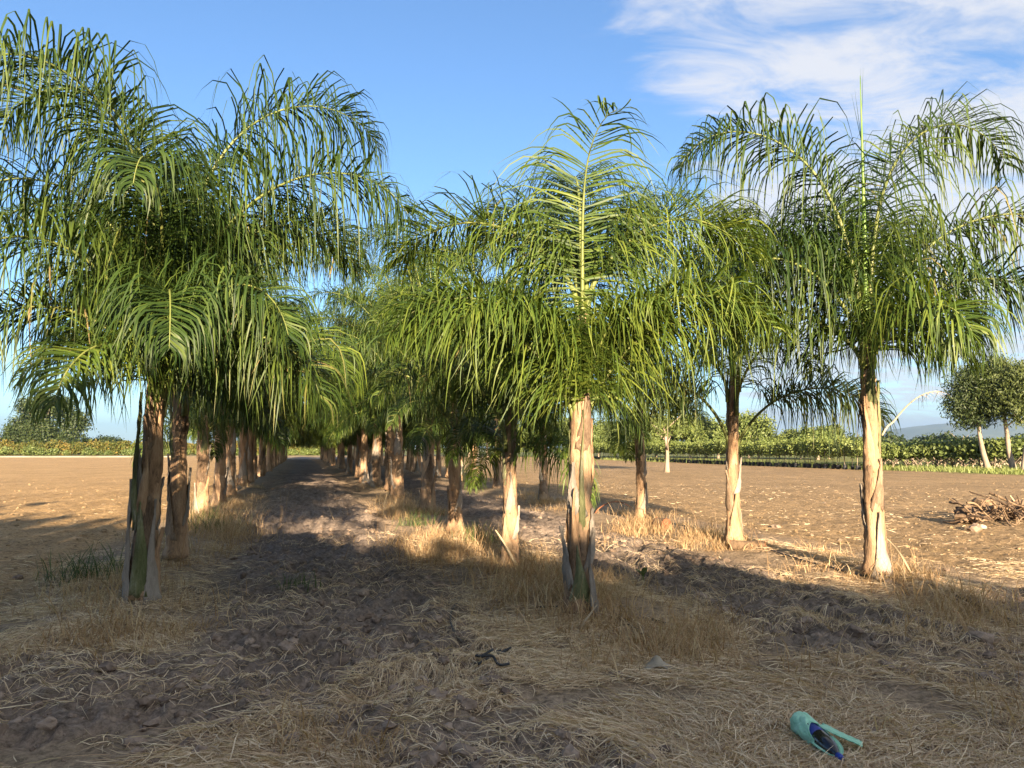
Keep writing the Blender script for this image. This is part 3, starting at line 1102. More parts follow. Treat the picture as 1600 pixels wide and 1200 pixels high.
# big broad tree and low round one at the left
D = 190.0
x, y = px_at(68, D)
k = D / F
big = [(-32 * k, 0, 38 * k, 28 * k, 24 * k, 20 * k), (-10 * k, -6 * k, 66 * k, 26 * k, 24 * k, 20 * k), (22 * k, 4 * k, 72 * k, 22 * k, 22 * k, 20 * k), (45 * k, 0, 50 * k, 22 * k, 20 * k, 18 * k),
       (0, -10 * k, 34 * k, 34 * k, 26 * k, 20 * k), (-48 * k, 0, 22 * k, 18 * k, 18 * k, 14 * k), (40 * k, -6 * k, 22 * k, 24 * k, 20 * k, 16 * k), (8 * k, 0, 82 * k, 12 * k, 12 * k, 9 * k), (-25 * k, 0, 78 * k, 13 * k, 12 * k, 9 * k)]
tree('broadleaf_tree', 'big spreading dark green tree beyond the far edge of the left field', 'tree', x, y, stem_mesh(3, 9, .6, 6, M['darkbark'], spread=.5), crown_mesh('crown', 5, [tuple(l[:3]) + tuple(v * .86 for v in l[3:]) for l in big], 900, 26, .30, M['treeleaf'], .85))
x, y = px_at(167, 200)
k = 200 / F
tree('broadleaf_tree', 'low round dome shaped tree right of the big spreading tree', 'tree', x, y, stem_mesh(4, 3.0, .3, 4, M['darkbark']), crown_mesh('crown', 6, [(0, 0, 14 * k, 25 * k, 20 * k, 13 * k), (-10 * k, 0, 10 * k, 16 * k, 14 * k, 12 * k), (12 * k, 0, 10 * k, 16 * k, 14 * k, 12 * k)], 420, 20, .24, M['treeleaf'], .5))
x, y = px_at(138, 196)
k = 196 / F
tree('broadleaf_tree', 'small lighter green tree between the big spreading tree and the round dome', 'tree', x, y, stem_mesh(9, 3.0, .2, 4, M['darkbark']), crown_mesh('crown', 7, [(0, 0, 12 * k, 8 * k, 8 * k, 12 * k)], 120, 12, .4, M['lightleaf'], .5))
# orchard hedge on the left
HB = [crown_mesh('crown', 70 + i, [(0, 0, 1.25, 1.35, 1.3, 1.15), (.6, 0, 1.9, .8, .8, .6), (-.6, .2, 1.7, .8, .8, .7)], 150, 9, .22, M['orangeleaf'], .28) for i in range(3)]
HS = stem_mesh(8, 1.2, .12, 4, M['darkbark'])
for i in range(40):
    q = np.random.default_rng(900 + i)
    X = -122 + i * 2.15
    tree('orchard_bush', 'orange tinged fruit bush in the clipped row at the far edge of the left field', 'bush', X + q.normal(0, .2), 168 + q.normal(0, .4), HS, HB[i % 3], 'fruit bushes along the far edge of the left field', q.uniform(0, 6), q.uniform(.95, 1.25))
LB = [crown_mesh('crown', 80 + i, [(0, 0, .55, .95, .9, .6), (.5, .1, .8, .5, .5, .4)], 70, 8, .16, M['lightleaf'], .2) for i in range(2)]
for i in range(34):
    q = np.random.default_rng(950 + i)
    X = -112 + i * 2.3 + q.normal(0, .6)
    tree('low_shrub', 'low pale green shrub in front of the fruit bush row on the left', 'bush', X, 160 + q.normal(0, .8), None, LB[i % 2], 'low shrubs along the left field edge', q.uniform(0, 6), q.uniform(.7, 1.5))
# wooded belt behind the field, centre and right
BC = [crown_mesh('crown', 90 + i, lobes_round(90 + i, 7, 2.6, 3.6, 1.9, 1.7), 330, 15, .20, M['lightleaf'], .45) for i in range(4)]
BT = [stem_mesh(20 + i, 3.0, .16, 5, M['bark']) for i in range(3)]
for i in range(30):
    q = np.random.default_rng(1000 + i)
    f = i / 29
    pxx = 560 + f * 740 + q.normal(0, 6)
    dist = 150 - 45 * f + q.normal(0, 4)
    x, y = px_at(pxx, dist)
    tree('woodland_tree', 'bushy green tree in the belt behind the nursery rows', 'tree', x, y, BT[i % 3], BC[i % 4], 'trees in the belt behind the nursery', q.uniform(0, 6), q.uniform(.85, 1.15) * (.88 if pxx > 1180 else 1.05))
x, y = px_at(1278, 100)
tree('woodland_tree', 'round grey green tree ending the belt, just left of the mountain foot', 'tree', x, y, BT[0], crown_mesh('crown', 96, [(0, 0, 2.3, 2.4, 2.2, 1.6), (1.2, 0, 1.9, 1.7, 1.6, 1.4), (-1.2, 0, 2.2, 1.5, 1.5, 1.2)], 300, 10, .24, M['lightleaf'], .35))
# lone tree with pale trunk seen through the palms
x, y, z = at(1042, 738)
tree('slender_tree', 'feathery pale trunked tree standing alone in the field before the nursery row', 'tree', x, y, stem_mesh(31, 3.2, .15, 5, M['bark'], (-.2, 0)), crown_mesh('crown', 98, [(0, 0, 4.0, 1.7, 1.5, 1.4), (1.3, 0, 3.3, 1.3, 1.2, 1.0), (-1.2, 0, 3.4, 1.3, 1.2, 1.1), (.3, 0, 5.0, 1.1, 1.0, .9)], 330, 10, .15, M['lightleaf'], .32, droop=.5))
# far low tree line under the mountain
FC = [crown_mesh('crown', 110 + i, lobes_round(110 + i, 6, 3.2, 2.4, 2.3, 1.0), 160, 10, .5, M['treeleaf'], .6) for i in range(2)]
for i in range(34):
    q = np.random.default_rng(1100 + i)
    x, y = px_at(1290 + i * 12 + q.normal(0, 4), 230 + q.normal(0, 15))
    tree('distant_tree', 'low dark tree in the far line below the mountain', 'tree', x, y, None, FC[i % 2], 'far tree line below the mountain', q.uniform(0, 6), q.uniform(.75, 1.15))
x, y = px_at(1502, 120)
tree('broadleaf_tree', 'dark round tree standing above the orchard under the mountain', 'tree', x, y, BT[1], crown_mesh('crown', 120, [(0, 0, 2.1, 1.7, 1.6, 1.3), (.8, 0, 1.7, 1.3, 1.2, 1.1), (-.8, 0, 1.7, 1.3, 1.2, 1.1)], 240, 10, .22, M['treeleaf'], .3))
# orchard with pale forked trunks
q = np.random.default_rng(12)


def fork_mesh(seed):
    q = np.random.default_rng(seed)
    mb = MB()
    t = np.linspace(0, 1, 5)
    tube(mb, np.stack([0 * t, 0 * t, .45 * t - .05], -1), .11 * (1 - .2 * t), 7)
    for i in range(4):
        az = i * 1.57 + q.uniform(-.4, .4)
        ln = q.uniform(.9, 1.2)
        tube(mb, np.stack([cos(az) * ln * t * .9, sin(az) * ln * t * .9, .36 + ln * (.75 * t - .1 * t * t)], -1), .075 * (1 - .65 * t), 6)
    return mb.mesh('trunk', M['bark'])


OT = [fork_mesh(i) for i in range(3)]
OC = [crown_mesh('crown', 130 + i, [(0, 0, 1.65, 1.45, 1.45, .5), (.7, .3, 1.8, .8, .8, .4), (-.6, -.4, 1.75, .8, .8, .45)], 120, 9, .17, M['lightleaf'], .25) for i in range(3)]
for r in range(4):
    for i in range(11):
        q = np.random.default_rng(1200 + r * 20 + i)
        pxx = 1365 + i * 24
        e0 = 51 - (pxx - 1365) / 235 * 7 + 6.0 + r * 6.5
        x, y = px_at(pxx + q.normal(0, 4) + 10 * (r % 2), e0)
        if r == 0:
            tree('orchard_tree', 'low orchard tree with pale forked trunk, %s from the left in the front row' % ('first', 'second', 'third', 'fourth', 'fifth', 'sixth', 'seventh', 'eighth', 'ninth', 'tenth', 'eleventh')[i], 'tree', x, y, OT[i % 3], OC[i % 3], 'front row of the orchard', q.uniform(0, 6), q.uniform(.78, .92))
        else:
            tree('orchard_tree', 'low orchard tree in the rows behind the front row', 'tree', x, y, OT[i % 3], OC[i % 3], 'rear rows of the orchard', q.uniform(0, 6), q.uniform(.74, .9))
# three tall trees at the right edge


def tall(px0, py0, label, H, lean, lobes, seed, leafm):
    x, y, z = at(px0, py0)
    tree('tall_tree', label, 'tree', x, y, stem_mesh(seed, H, .19, 6, M['bark'], lean, .55, .28, .35), crown_mesh('crown', seed, lobes, 640, 16, .125, leafm, .30, droop=.7), z=z)


tall(1546, 737, 'dark leafy tall tree with pale leaning trunk, leftmost at the right edge', 4.6, (-.9, 0), [(-1.3, 0, 5.3, 1.1, 1.1, 1.3), (-.5, 0, 6.4, .85, .9, .9), (-1.8, 0, 4.5, .75, .9, 1.0), (-.7, 0, 3.7, .8, .9, .9), (-.3, .3, 5.2, .9, .9, 1.2), (-1.2, 0, 6.2, .6, .6, .6), (-1.5, .2, 3.7, .5, .5, .6), (-.1, 0, 4.2, .6, .6, .8)], 41, M['treeleaf'])
tall(1585, 738, 'lighter green tall tree with thin leaning trunk, between its two neighbours at the right edge', 4.8, (-.9, .2), [(-1.0, .4, 5.4, .9, 1.0, 1.2), (-.5, .4, 6.7, .7, .8, .9), (-.8, .2, 4.4, .7, .8, .8), (-.2, .3, 5.8, .6, .6, .8)], 42, M['midleaf'])
tall(1601, 739, 'lighter green tall tree cut off by the right edge of the picture', 4.6, (.3, 0), [(.4, 0, 5.2, 1.1, 1.2, 1.4), (-.2, 0, 6.0, .7, .9, .9), (.9, 0, 4.6, 1.0, 1.0, 1.2), (0, 0, 4.0, .7, .8, .9), (-.5, 0, 5.0, .5, .6, .7), (.6, 0, 6.4, .7, .7, .7)], 43, M['midleaf'])

# nursery saplings in black bags


def sapling_parts(seed):
    q = np.random.default_rng(seed)
    b = MB()
    zz = np.array([0, .02, .15, .28, .31, .31, .28])
    rr = np.array([.11, .13, .135, .13, .14, .12, .0])
    tube(b, np.stack([0 * zz, 0 * zz, zz + np.arange(7) * 1e-4], -1), rr + .001, 10, cap=False, jitter=.03, seed=seed)
    s_ = MB()
    t = np.linspace(0, 1, 5)
    tube(s_, np.stack([.05 * np.sin(t * 3 + seed), .03 * t, .3 + 1.2 * t], -1), .022 * (1 - .4 * t), 5)
    c = crown_mesh('foliage', seed, [(0, 0, 1.65, .34, .34, .5), (.1, 0, 1.25, .26, .26, .3)], 40, 7, .095, M['paleleaf'], .12)
    return b.mesh('bag', M['blackbag']), s_.mesh('stem', M['bark']), c


SP = [sapling_parts(i) for i in range(4)]
ns_ = 96
for r in range(3):
    for i in range(ns_):
        q = np.random.default_rng(1400 + r * 200 + i)
        f = i / (ns_ - 1)
        p = EA + (np.array([24.6, 62.5]) - EA) * 0
        # front line follows the field edge from far left to near right
        p = np.array([9.0, 116.0]) * (1 - f) + np.array([25.2, 60.5]) * f if False else EA * (1 - f) + np.array([25.0, 53.0]) * f + (EA - np.array([25.0, 53.0])) * .35 * (1 - f)
        p = p + EN * (.3 + r * 1.3) + q.normal(0, .05, 2)
        x, y = p
        sp = SP[int(q.integers(4))]
        t = thing('sapling', ('young nursery sapling in a black bag, front row at the field edge', 'young nursery sapling in the second row of black bags', 'young nursery sapling in the third row of black bags')[r], 'sapling', (x, y, gz(x, y)), q.uniform(0, 6),
                  ('front row of bagged saplings', 'second row of bagged saplings', 'third row of bagged saplings')[r], q.uniform(.85, 1.15))
        obj('foliage', sp[2], t)
        if r < 2:
            obj('bag', sp[0], t)
            obj('stem', sp[1], t)

# windbreak behind the camera: it throws the shade over the foreground
WB = [crown_mesh('crown', 150 + i, [(0, 0, 3.4, 2.6, 2.6, 2.9), (1.4, .5, 2.6, 1.9, 1.9, 2.2), (-1.3, -.5, 2.8, 1.9, 1.9, 2.2)], 420, 12, .32, M['treeleaf'], .42) for i in range(2)]
WS = stem_mesh(51, 3.0, .22, 5, M['darkbark'])
SHL = 6.2 / tan(ELEV)
edge_pts = [(-19.0, 24.0), (-11.6, 17.0), (-6.5, 13.2), (-1.9, 10.2), (2.6, 8.7), (5.3, 7.8), (9.5, 6.5)]
wx = np.array([a - SHL * sin(-SHADOW_AZ) * -1 for a, b in edge_pts])
wy = np.array([b - SHL * cos(SHADOW_AZ) for a, b in edge_pts])
for i in range(13):
    q = np.random.default_rng(1700 + i)
    f = i / 12 * (len(edge_pts) - 1)
    x = float(np.interp(f, range(len(edge_pts)), wx))
    y = float(np.interp(f, range(len(edge_pts)), wy))
    tree('windbreak_tree', 'dense dark tree of the windbreak behind the viewpoint', 'tree', x, y, WS, WB[i % 2], 'windbreak behind the viewpoint', q.uniform(0, 6), q.uniform(.94, 1.04))

# ------------------------------------------------------------------ soil clods, straw and grass
ico_v = None


def ico():
    import bmesh
    bm = bmesh.new()
    bmesh.ops.create_icosphere(bm, subdivisions=2, radius=1)
    v = np.array([list(a.co) for a in bm.verts])
    f = np.array([[b.index for b in a.verts] for a in bm.faces])
    bm.free()
    return v, f


IV, IF = ico()


def wedge(n, r0, r1, a=40, pw=1.0, seed=0):
    q = np.random.default_rng(seed)
    r = np.exp(q.uniform(math.log(r0), math.log(r1), n)) if pw == 'log' else np.sqrt(q.uniform(r0 * r0, r1 * r1, n))
    an = np.radians(q.uniform(-a, a, n))
    return r * np.sin(an), r * np.cos(an), q


def clods(name, n, r0, r1, seed, smin, smax, zone):
    x, y, q = wedge(n, r0, r1, 40, 'log', seed)
    zn = zones(x, y)
    keep = q.random(n) < zone(zn, x, y)
    x, y = x[keep], y[keep]
    n = len(x)
    s = smin * (smax / smin) ** (q.random(n) ** 1.8)
    z = hgt(x, y) + s * .02
    mb = MB()
    base = []
    for b in range(10):
        k_ = 1 + .30 * q.normal(size=(len(IV), 1)) * 0
        d = fbm(IV[:, 0] * 1.6 + b * 7, IV[:, 1] * 1.6 + IV[:, 2] * 2.1, 3)
        d = d + .45 * (fbm(IV[:, 0] * 4.1 + IV[:, 2] * 3.3 + b, IV[:, 1] * 4.3 + b * 3, 2) - .5)
        base.append(IV * (.35 + 1.25 * d)[:, None] * np.array([1, q.uniform(.7, 1), q.uniform(.55, .8)]))
    base = np.array(base)
    bi = q.integers(0, 10, n)
    an = q.uniform(0, 2 * pi, n)
    ca, sa = np.cos(an)[:, None], np.sin(an)[:, None]
    B = base[bi] * s[:, None, None]
    X = B[..., 0] * ca - B[..., 1] * sa + x[:, None]
    Y = B[..., 0] * sa + B[..., 1] * ca + y[:, None]
    Z = B[..., 2] + z[:, None]
    V = np.stack([X, Y, Z], -1).reshape(-1, 3)
    T_ = (IF[None] + (np.arange(n) * len(IV))[:, None, None]).reshape(-1, 3)
    mb.add(V, None, T_, np.repeat(np.clip(q.normal(.5, .12, n), 0, 1), len(IV)))
    return mb


o = obj('soil_clods', clods('soil_clods', 7000, 3.2, 24, 5, .010, .070, lambda zn, x, y: np.clip(zn[2] * .95 + .04, 0, 1)).mesh('soil_clods', M['clod'], False))
tag(o, kind='stuff')
M['fieldclod'] = simplemat('field_clod', (.14, .095, .053), (.30, .21, .12), (22, 22, 22), rough=.95, bump=.7, attr=True, spec=.1)
o = obj('field_clods', clods('field_clods', 4500, 7, 45, 6, .012, .05, lambda zn, x, y: np.where((zn[0] < .3) & (zn[4] < .6), .8, 0)).mesh('field_clods', M['fieldclod'], False))
tag(o, kind='stuff')


def straw_litter(n, r0, r1, seed, zone, l0, l1, w0, pw='log', lift=.03, tone=.5):
    x, y, q = wedge(n, r0, r1, 40, pw, seed)
    zn = zones(x, y)
    # straw lies in swaths
    sw = fbm(x * 1.6 + 70, y * 1.6, 3)
    keep = q.random(n) < zone(zn, x, y) * sstep(sw, .33, .58)
    x, y = x[keep], y[keep]
    n = len(x)
    ln = l0 + (l1 - l0) * q.random(n) ** 1.7
    flow = 2 * pi * fbm(x * .5 + 5, y * .5 + 90, 2) + q.normal(0, .75, n)
    bend = q.normal(0, .55, n)
    seg = 4
    t = np.linspace(0, 1, seg)
    an = flow[:, None] + bend[:, None] * t[None, :]
    st = ln[:, None] / (seg - 1)
    X = x[:, None] + np.cumsum(np.cos(an) * st, 1)
    Y = y[:, None] + np.cumsum(np.sin(an) * st, 1)
    Z = hgt(X, Y) + .006 + lift * q.random((n, 1)) ** 2 + .5 * lift * q.random((n, seg)) * np.array([0, .6, 1.0, .5]) + .35 * ln[:, None] * t * np.maximum(q.normal(-.5, .5, (n, 1)), 0)
    P = np.stack([X, Y, Z], -1)
    d = nrm(np.gradient(P, axis=1))
    Wd = nrm(np.cross(d, np.array([0, 0, 1.0]) + .8 * q.normal(size=(n, 1, 3)))) * (w0 * q.uniform(.6, 1.5, (n, 1, 1))) * np.array([.8, 1, .9, .35])[None, :, None]
    mb = MB()
    tn = np.clip(q.normal(tone, .30, n) + .35 * (fbm(x * .7 + 31, y * .7 + 3, 2) - .5), 0, 1)
    ribbons(mb, P, Wd, tn)
    return mb


o = obj('straw_litter', straw_litter(270000, 3.0, 13, 8, lambda zn, x, y: np.clip(zn[3] * .95 + .14 + .0 * x, 0, 1), .04, .26, .0021).mesh('straw_litter', M['straw']))
tag(o, kind='stuff')


def tufts(centers, blades, hmin, hmax, w0, seed, spread=.12, lean=.6, tone=.5, tsd=.2):
    q = np.random.default_rng(seed)
    C_ = np.repeat(np.asarray(centers, float)[:, :2], blades, 0)
    hs = np.repeat(np.asarray(centers, float)[:, 2], blades)
    n = len(C_)
    x = C_[:, 0] + q.normal(0, spread, n) * hs
    y = C_[:, 1] + q.normal(0, spread, n) * hs
    z = hgt(x, y) - .01
    ln = q.uniform(hmin, hmax, n) * hs
    az = q.uniform(0, 2 * pi, n)
    th = np.abs(q.normal(0, lean * .5, n))
    seg = 5
    cur = q.uniform(.2, 1.7, n) * lean * 1.4
    P = [np.stack([x, y, z], -1)]
    for j in range(seg):
        a_ = th + cur * (j / seg) ** 1.3
        P.append(P[-1] + np.stack([np.cos(az) * np.sin(a_), np.sin(az) * np.sin(a_), np.cos(a_)], -1) * (ln / seg)[:, None])
    P = np.stack(P, 1)
    P[..., 2] = np.maximum(P[..., 2], hgt(P[..., 0], P[..., 1]) + .004)
    az2 = az + pi / 2 + q.normal(0, .7, n)
    Wd = np.stack([np.cos(az2), np.sin(az2), 0 * az2], -1)[:, None, :] * (w0 * q.uniform(.6, 1.5, n))[:, None, None] * np.array([1, 1, .9, .75, .5, .08])[None, :, None]
    mb = MB()
    ribbons(mb, P, Wd, np.clip(q.normal(tone, tsd, n) + np.repeat(q.normal(0, .1, len(centers)), blades), 0, 1))
    return mb


# tufts of dry grass along the planting ridges and over the foreground
q = np.random.default_rng(77)
cen = []
for rc in ROWS:
    nn_ = 210
    u = np.exp(q.uniform(math.log(5.6), math.log(30), nn_))
    c = rc + q.normal(0, .42, nn_)
    x = c * UY + u * UX
    y = -c * UX + u * UY
    hsc = q.uniform(.35, .95, nn_)
    kp = (fbm(x * .8 + 60, y * .8 + 7, 2) > .46) & (u > 7.0)
    x, y, hsc = x[kp], y[kp], hsc[kp]
    cen += list(zip(x, y, hsc))
x, y, q2 = wedge(420, 3.4, 8.5, 40, 'log', 21)
zn = zones(x, y)
kp = (fbm(x * .9 + 3, y * .9 + 33, 2) > .52) & (zn[2] < .5)
cen += list(zip(x[kp], y[kp], q2.uniform(.35, .8, kp.sum())))
for (ax, ay, sx, sy, cnt, sc) in ((1000, 1020, 120, 35, 30, .6), (880, 930, 90, 40, 44, 1.0), (1500, 960, 80, 40, 26, .9), (1010, 830, 50, 16, 24, .95), (1090, 840, 40, 16, 18, .8), (345, 830, 40, 30, 34, 1.35), (690, 860, 60, 25, 30, 1.0), (200, 990, 120, 40, 24, .6), (620, 800, 20, 14, 14, 1.2), (1090, 1000, 60, 30, 16, .8)):
    for i in range(cnt):
        a_, b_, _ = at(ax + q.normal(0, sx * .5), min(1190, ay + q.normal(0, sy * .5)))
        cen.append((a_, b_, sc * q.uniform(.7, 1.2)))
for px_, py_, cnt, sc in ((275, 880, 9, .45), (797, 890, 12, .7), (712, 836, 12, .8), (667, 803, 12, .9), (1370, 903, 9, .45), (1147, 854, 10, .6), (1003, 816, 12, .8), (314, 806, 12, .8), (849, 785, 9, .7)):
    a_, b_, _ = at(px_, py_)
    for i in range(cnt):
        f = q.uniform(0, 2 * pi)
        rr_ = q.uniform(.16, .42)
        cen.append((a_ + rr_ * cos(f), b_ + rr_ * sin(f), sc * q.uniform(.6, 1.1)))
cen = [c for c in cen if cu(c[0], c[1])[1] > 3]
o = obj('dry_grass', tufts(cen, 46, .14, .46, .0030, 9, .22, 1.3, .5, .26).mesh('dry_grass', M['grass']))
tag(o, kind='stuff')
tall = [c for c in cen if q.random() < .32]
o = obj('dry_stems', tufts(tall, 3, .35, .80, .0022, 19, .5, .7, .2, .25).mesh('dry_stems', M['grass']))
tag(o, kind='stuff')
# thin grass cover on the verge beyond the right field
x = []
for i in range(1600):
    f = q.random()
    p = EA * (1 - f) + EB * 1.02 * f + EN * abs(q.normal(0, 2.2))
    x.append((p[0], p[1], q.uniform(.6, 1.2)))
o = obj('verge_grass', tufts(x, 14, .2, .5, .02, 10, .8, .8, .7).mesh('verge_grass', M['paleleaf']))
tag(o, kind='stuff')

o = obj('field_straw', straw_litter(36000, 7.5, 34, 28, lambda zn, x, y: np.where((zn[0] < .3) & (zn[4] < .6) & (zn[5] > 0), .5, .12 * (zn[0] < .3)), .04, .18, .0032, tone=.5).mesh('field_straw', M['straw']))
tag(o, kind='stuff')
# green weeds one can tell apart
for (px_, py_, sc, bl, lab) in ((135, 905, 1.5, 170, 'dark green grassy weed at the foot of the front left palm'), (325, 828, 1.9, 170, 'dark green grassy weed behind the second palm of the left row'),
                                (752, 848, 1.25, 150, 'yellow green grass clump between the second and third palms of the middle row'), (655, 822, 1.3, 110, 'green grass clump by the fourth palm of the middle row'),
                                (470, 915, .8, 60, 'small sparse green weed beside the track in front of the left row')):
    x, y, z = at(px_, py_)
    mb = tufts([(x + q.normal(0, .05), y + q.normal(0, .05), sc * q.uniform(.8, 1)) for i in range(5)], bl // 5, .15, .40, .0045, int(px_), .17, .8, .5)
    for i in range(len(mb.v)):
        mb.v[i] = mb.v[i] - np.array([x, y, z])
    o = obj('grass_weed', mb.mesh('grass_weed', M['weed']), None, (x, y, z))
    tag(o, lab, 'weed')


def broad_weed(px_, py_, lab, n=5, ln=.17):
    x, y, z = at(px_, py_)
    t = thing('leafy_weed', lab, 'weed', (x, y, z))
    q = np.random.default_rng(int(px_))
    s = np.linspace(0, 1, 6)
    mb = MB()
    tube(mb, np.stack([0 * s, 0 * s, s * .12 - .01], -1), .006, 5)
    obj('stem', mb.mesh('stem', M['rachis_green']), t)
    for i in range(n):
        mb = MB()
        az = i * 2.4
        th = q.uniform(.15, .8)
        P = np.stack([np.cos(az) * np.sin(th) * s * ln, np.sin(az) * np.sin(th) * s * ln, .06 + np.cos(th) * s * ln - .05 * s * s], -1)[None]
        Wd = np.stack([-np.sin(az) + 0 * s, np.cos(az) + 0 * s, 0 * s], -1)[None] * (.030 * np.sin(np.clip(s * .95 + .05, 0, 1) * pi))[None, :, None]
        ribbons(mb, P, Wd, np.array([.6]))
        obj('leaf', mb.mesh('leaf', M['weed']), t)


broad_weed(1005, 908, 'small broad leaved green weed on the dark soil right of the front middle palm')

# ------------------------------------------------------------------ hoses


def path_tube(name, pix, r, mat, lab, cat, zoff=0.0, n=24, parent=None, sides=8):
    pts = np.array([at(a, b) for a, b in pix])
    pts[:, 2] += r + zoff
    t = np.linspace(0, len(pts) - 1, n)
    # smooth interpolation
    P = np.stack([np.interp(t, range(len(pts)), pts[:, k]) for k in range(3)], -1)
    for _ in range(3):
        P[1:-1] = (P[:-2] + 2 * P[1:-1] + P[2:]) / 4
    P[:, 2] = np.maximum(P[:, 2], hgt(P[:, 0], P[:, 1]) + r * .6 + zoff)
    o0 = P.mean(0)
    o0[2] = P[:, 2].min() - r
    mb = MB()
    tube(mb, P - o0, r, sides)
    o = obj(name, mb.mesh(name, mat), parent, o0)
    if lab:
        tag(o, lab, cat)
    return o


bx, by, bz = at(765, 1032)
hb = thing('hose_bundle', 'tangle of cut black irrigation hose lying at the centre of the foreground', 'hose', (bx, by, bz))
q = np.random.default_rng(5)
for i, (a, b) in enumerate((((742, 1042), (798, 1016)), ((748, 1046), (790, 1022)), ((744, 1036), (782, 1026)), ((752, 1040), (796, 1050)), ((745, 1041), (770, 1030)))):
    A0 = np.array(at(*a))
    B0 = np.array(at(*b))
    t = np.linspace(0, 1, 12)[:, None]
    P = A0 + (B0 - A0) * t + np.array([0, 0, .02 + .012 * i]) + np.array([.02, .02, .015]) * np.sin(t * pi * (1 + i % 2)) * (1 if i % 2 else -1)
    mb = MB()
    tube(mb, P - np.array([bx, by, bz]), .0095, 8)
    obj('hose', mb.mesh('hose', M['hose']), hb)
path_tube('irrigation_hose', ((719, 938), (706, 955), (703, 972), (711, 992), (722, 1006)), .010, M['dusty_hose'], 'curved dusty hose on the bare soil left of the front middle palm', 'hose')
path_tube('irrigation_hose', ((1019, 972), (1043, 979)), .013, M['hose'], 'short cut end of black hose right of the front middle palm', 'hose', .01)
path_tube('irrigation_hose', ((838, 954), (862, 953), (884, 951)), .010, M['hose'], 'black hose in the dry grass just left of the front middle palm', 'hose', .02)
path_tube('irrigation_hose', ((966, 964), (990, 984), (1018, 1000)), .014, M['dusty_hose'], 'half buried dusty hose running from the front middle palm', 'hose')
path_tube('irrigation_hose', ((1205, 862), (1260, 880), (1310, 893), (1352, 903)), .012, M['hose'], 'black drip hose along the right row between its first two palms', 'hose', .01)
path_tube('irrigation_hose', ((1440, 770 + 140), (1500, 935), (1560, 962), (1620, 990)), .012, M['dusty_hose'], 'dusty drip hose running right from the front palm of the right row', 'hose')
# dry stalks


def stick(pa, pb, za, zb, r, lab, name='dry_stalk', mat='drystalk', sag=.0, dy=0.0):
    A0 = np.array(at(*pa))
    B0 = np.array(at(*pb))
    A0[2] += za
    if zb:
        # the upper end: same depth as the foot, lifted
        d = ray(*pb)
        k = (A0[1] + dy) / d[1]
        B0 = np.array([d[0] * k, d[1] * k, CAMH + d[2] * k])
    t = np.linspace(0, 1, 10)[:, None]
    P = A0 + (B0 - A0) * t + np.array([0, 0, 1.0]) * sag * np.sin(t * pi)
    mb = MB()
    tube(mb, P - A0, r * (1 - .6 * t[:, 0]), 6)
    o = obj(name, mb.mesh(name, M[mat]), None, A0)
    tag(o, lab, 'dry stalk')


stick((808, 890), (774, 828), .02, 1, .022, 'pale dry stalk leaning from the foot of the second middle palm', sag=.03)
stick((1425, 901), (1386, 842), .01, 1, .016, 'thin dry stalk propped against the front palm of the right row', sag=.05)
stick((905, 985), (933, 945), .01, 1, .014, 'grey split stalk leaning at the foot of the front middle palm')
stick((521, 812), (513, 790), .0, 1, .010, 'thin pale stalk standing upright on the furrowed track')
x, y, z = at(935, 800)
mb = MB()
t = np.linspace(0, 1, 18)
a0, b0 = np.array(at(930, 802)), np.array(at(992, 800))
P = a0 + (b0 - a0) * t[:, None] + np.array([0, 0, 1.0]) * (.26 * np.sin(t * pi) ** .7)[:, None]
tube(mb, P - a0, .018 * (1 - .5 * t), 7)
tag(obj('dry_stalk', mb.mesh('dry_stalk', M['redwood']), None, a0), 'reddish dry frond stalk arching over the grass near the third palm of the right row', 'dry stalk')

# logs on the right row


def log_thing(px_, py_, ln, r, az, lab, tilt=0):
    x, y, z = at(px_, py_)
    t = thing('cut_log', lab, 'log', (x, y, z), az)
    s = np.linspace(-.5, .5, 9)
    P = np.stack([s * ln, .01 * np.sin(s * 5), r * .75 + s * tilt], -1)
    mb = MB()
    tube(mb, P, r * (1 + .05 * np.sin(s * 9)), 12, jitter=.04, seed=int(px_), cap=False)
    obj('bark', mb.mesh('bark', M['wood']), t)
    for e in (0, -1):
        mb = MB()
        s2 = np.array([-.004, .004])
        tube(mb, np.stack([P[e, 0] + s2, P[e, 1] + 0 * s2, P[e, 2] + 0 * s2], -1), r * 1.02, 12, jitter=.03, seed=3)
        obj('cut_face', mb.mesh('cut_face', M['redwood']), t)


log_thing(1168, 858, .50, .07, -.25, 'short log with red cut ends lying beside the second palm of the right row')
log_thing(1034, 826, .30, .11, -1.2, 'red ended log stub in the straw right of the third palm of the right row')

# pile of uprooted stumps at the right edge
PX, PY, PZ = at(1552, 822)


def rock_like(name, seed, s3, mat, loc, lab, cat, group=None, rough=1.0, rot=0.0):
    q = np.random.default_rng(seed)
    d = fbm(IV[:, 0] * 2.3 + seed, IV[:, 1] * 2.3 + IV[:, 2] * 2.9 + seed, 4, .65)
    V = IV * (.35 + 1.3 * d * rough)[:, None] * np.array(s3)
    mb = MB().add(V, None, IF, np.clip(d, 0, 1))
    o = obj(name, mb.mesh(name, mat, False), None, loc, rot)
    tag(o, lab, cat, group)
    return o


def gl(px_, py_, dz=0.0):
    a, b, c = at(px_, py_)
    return a, b, c + dz


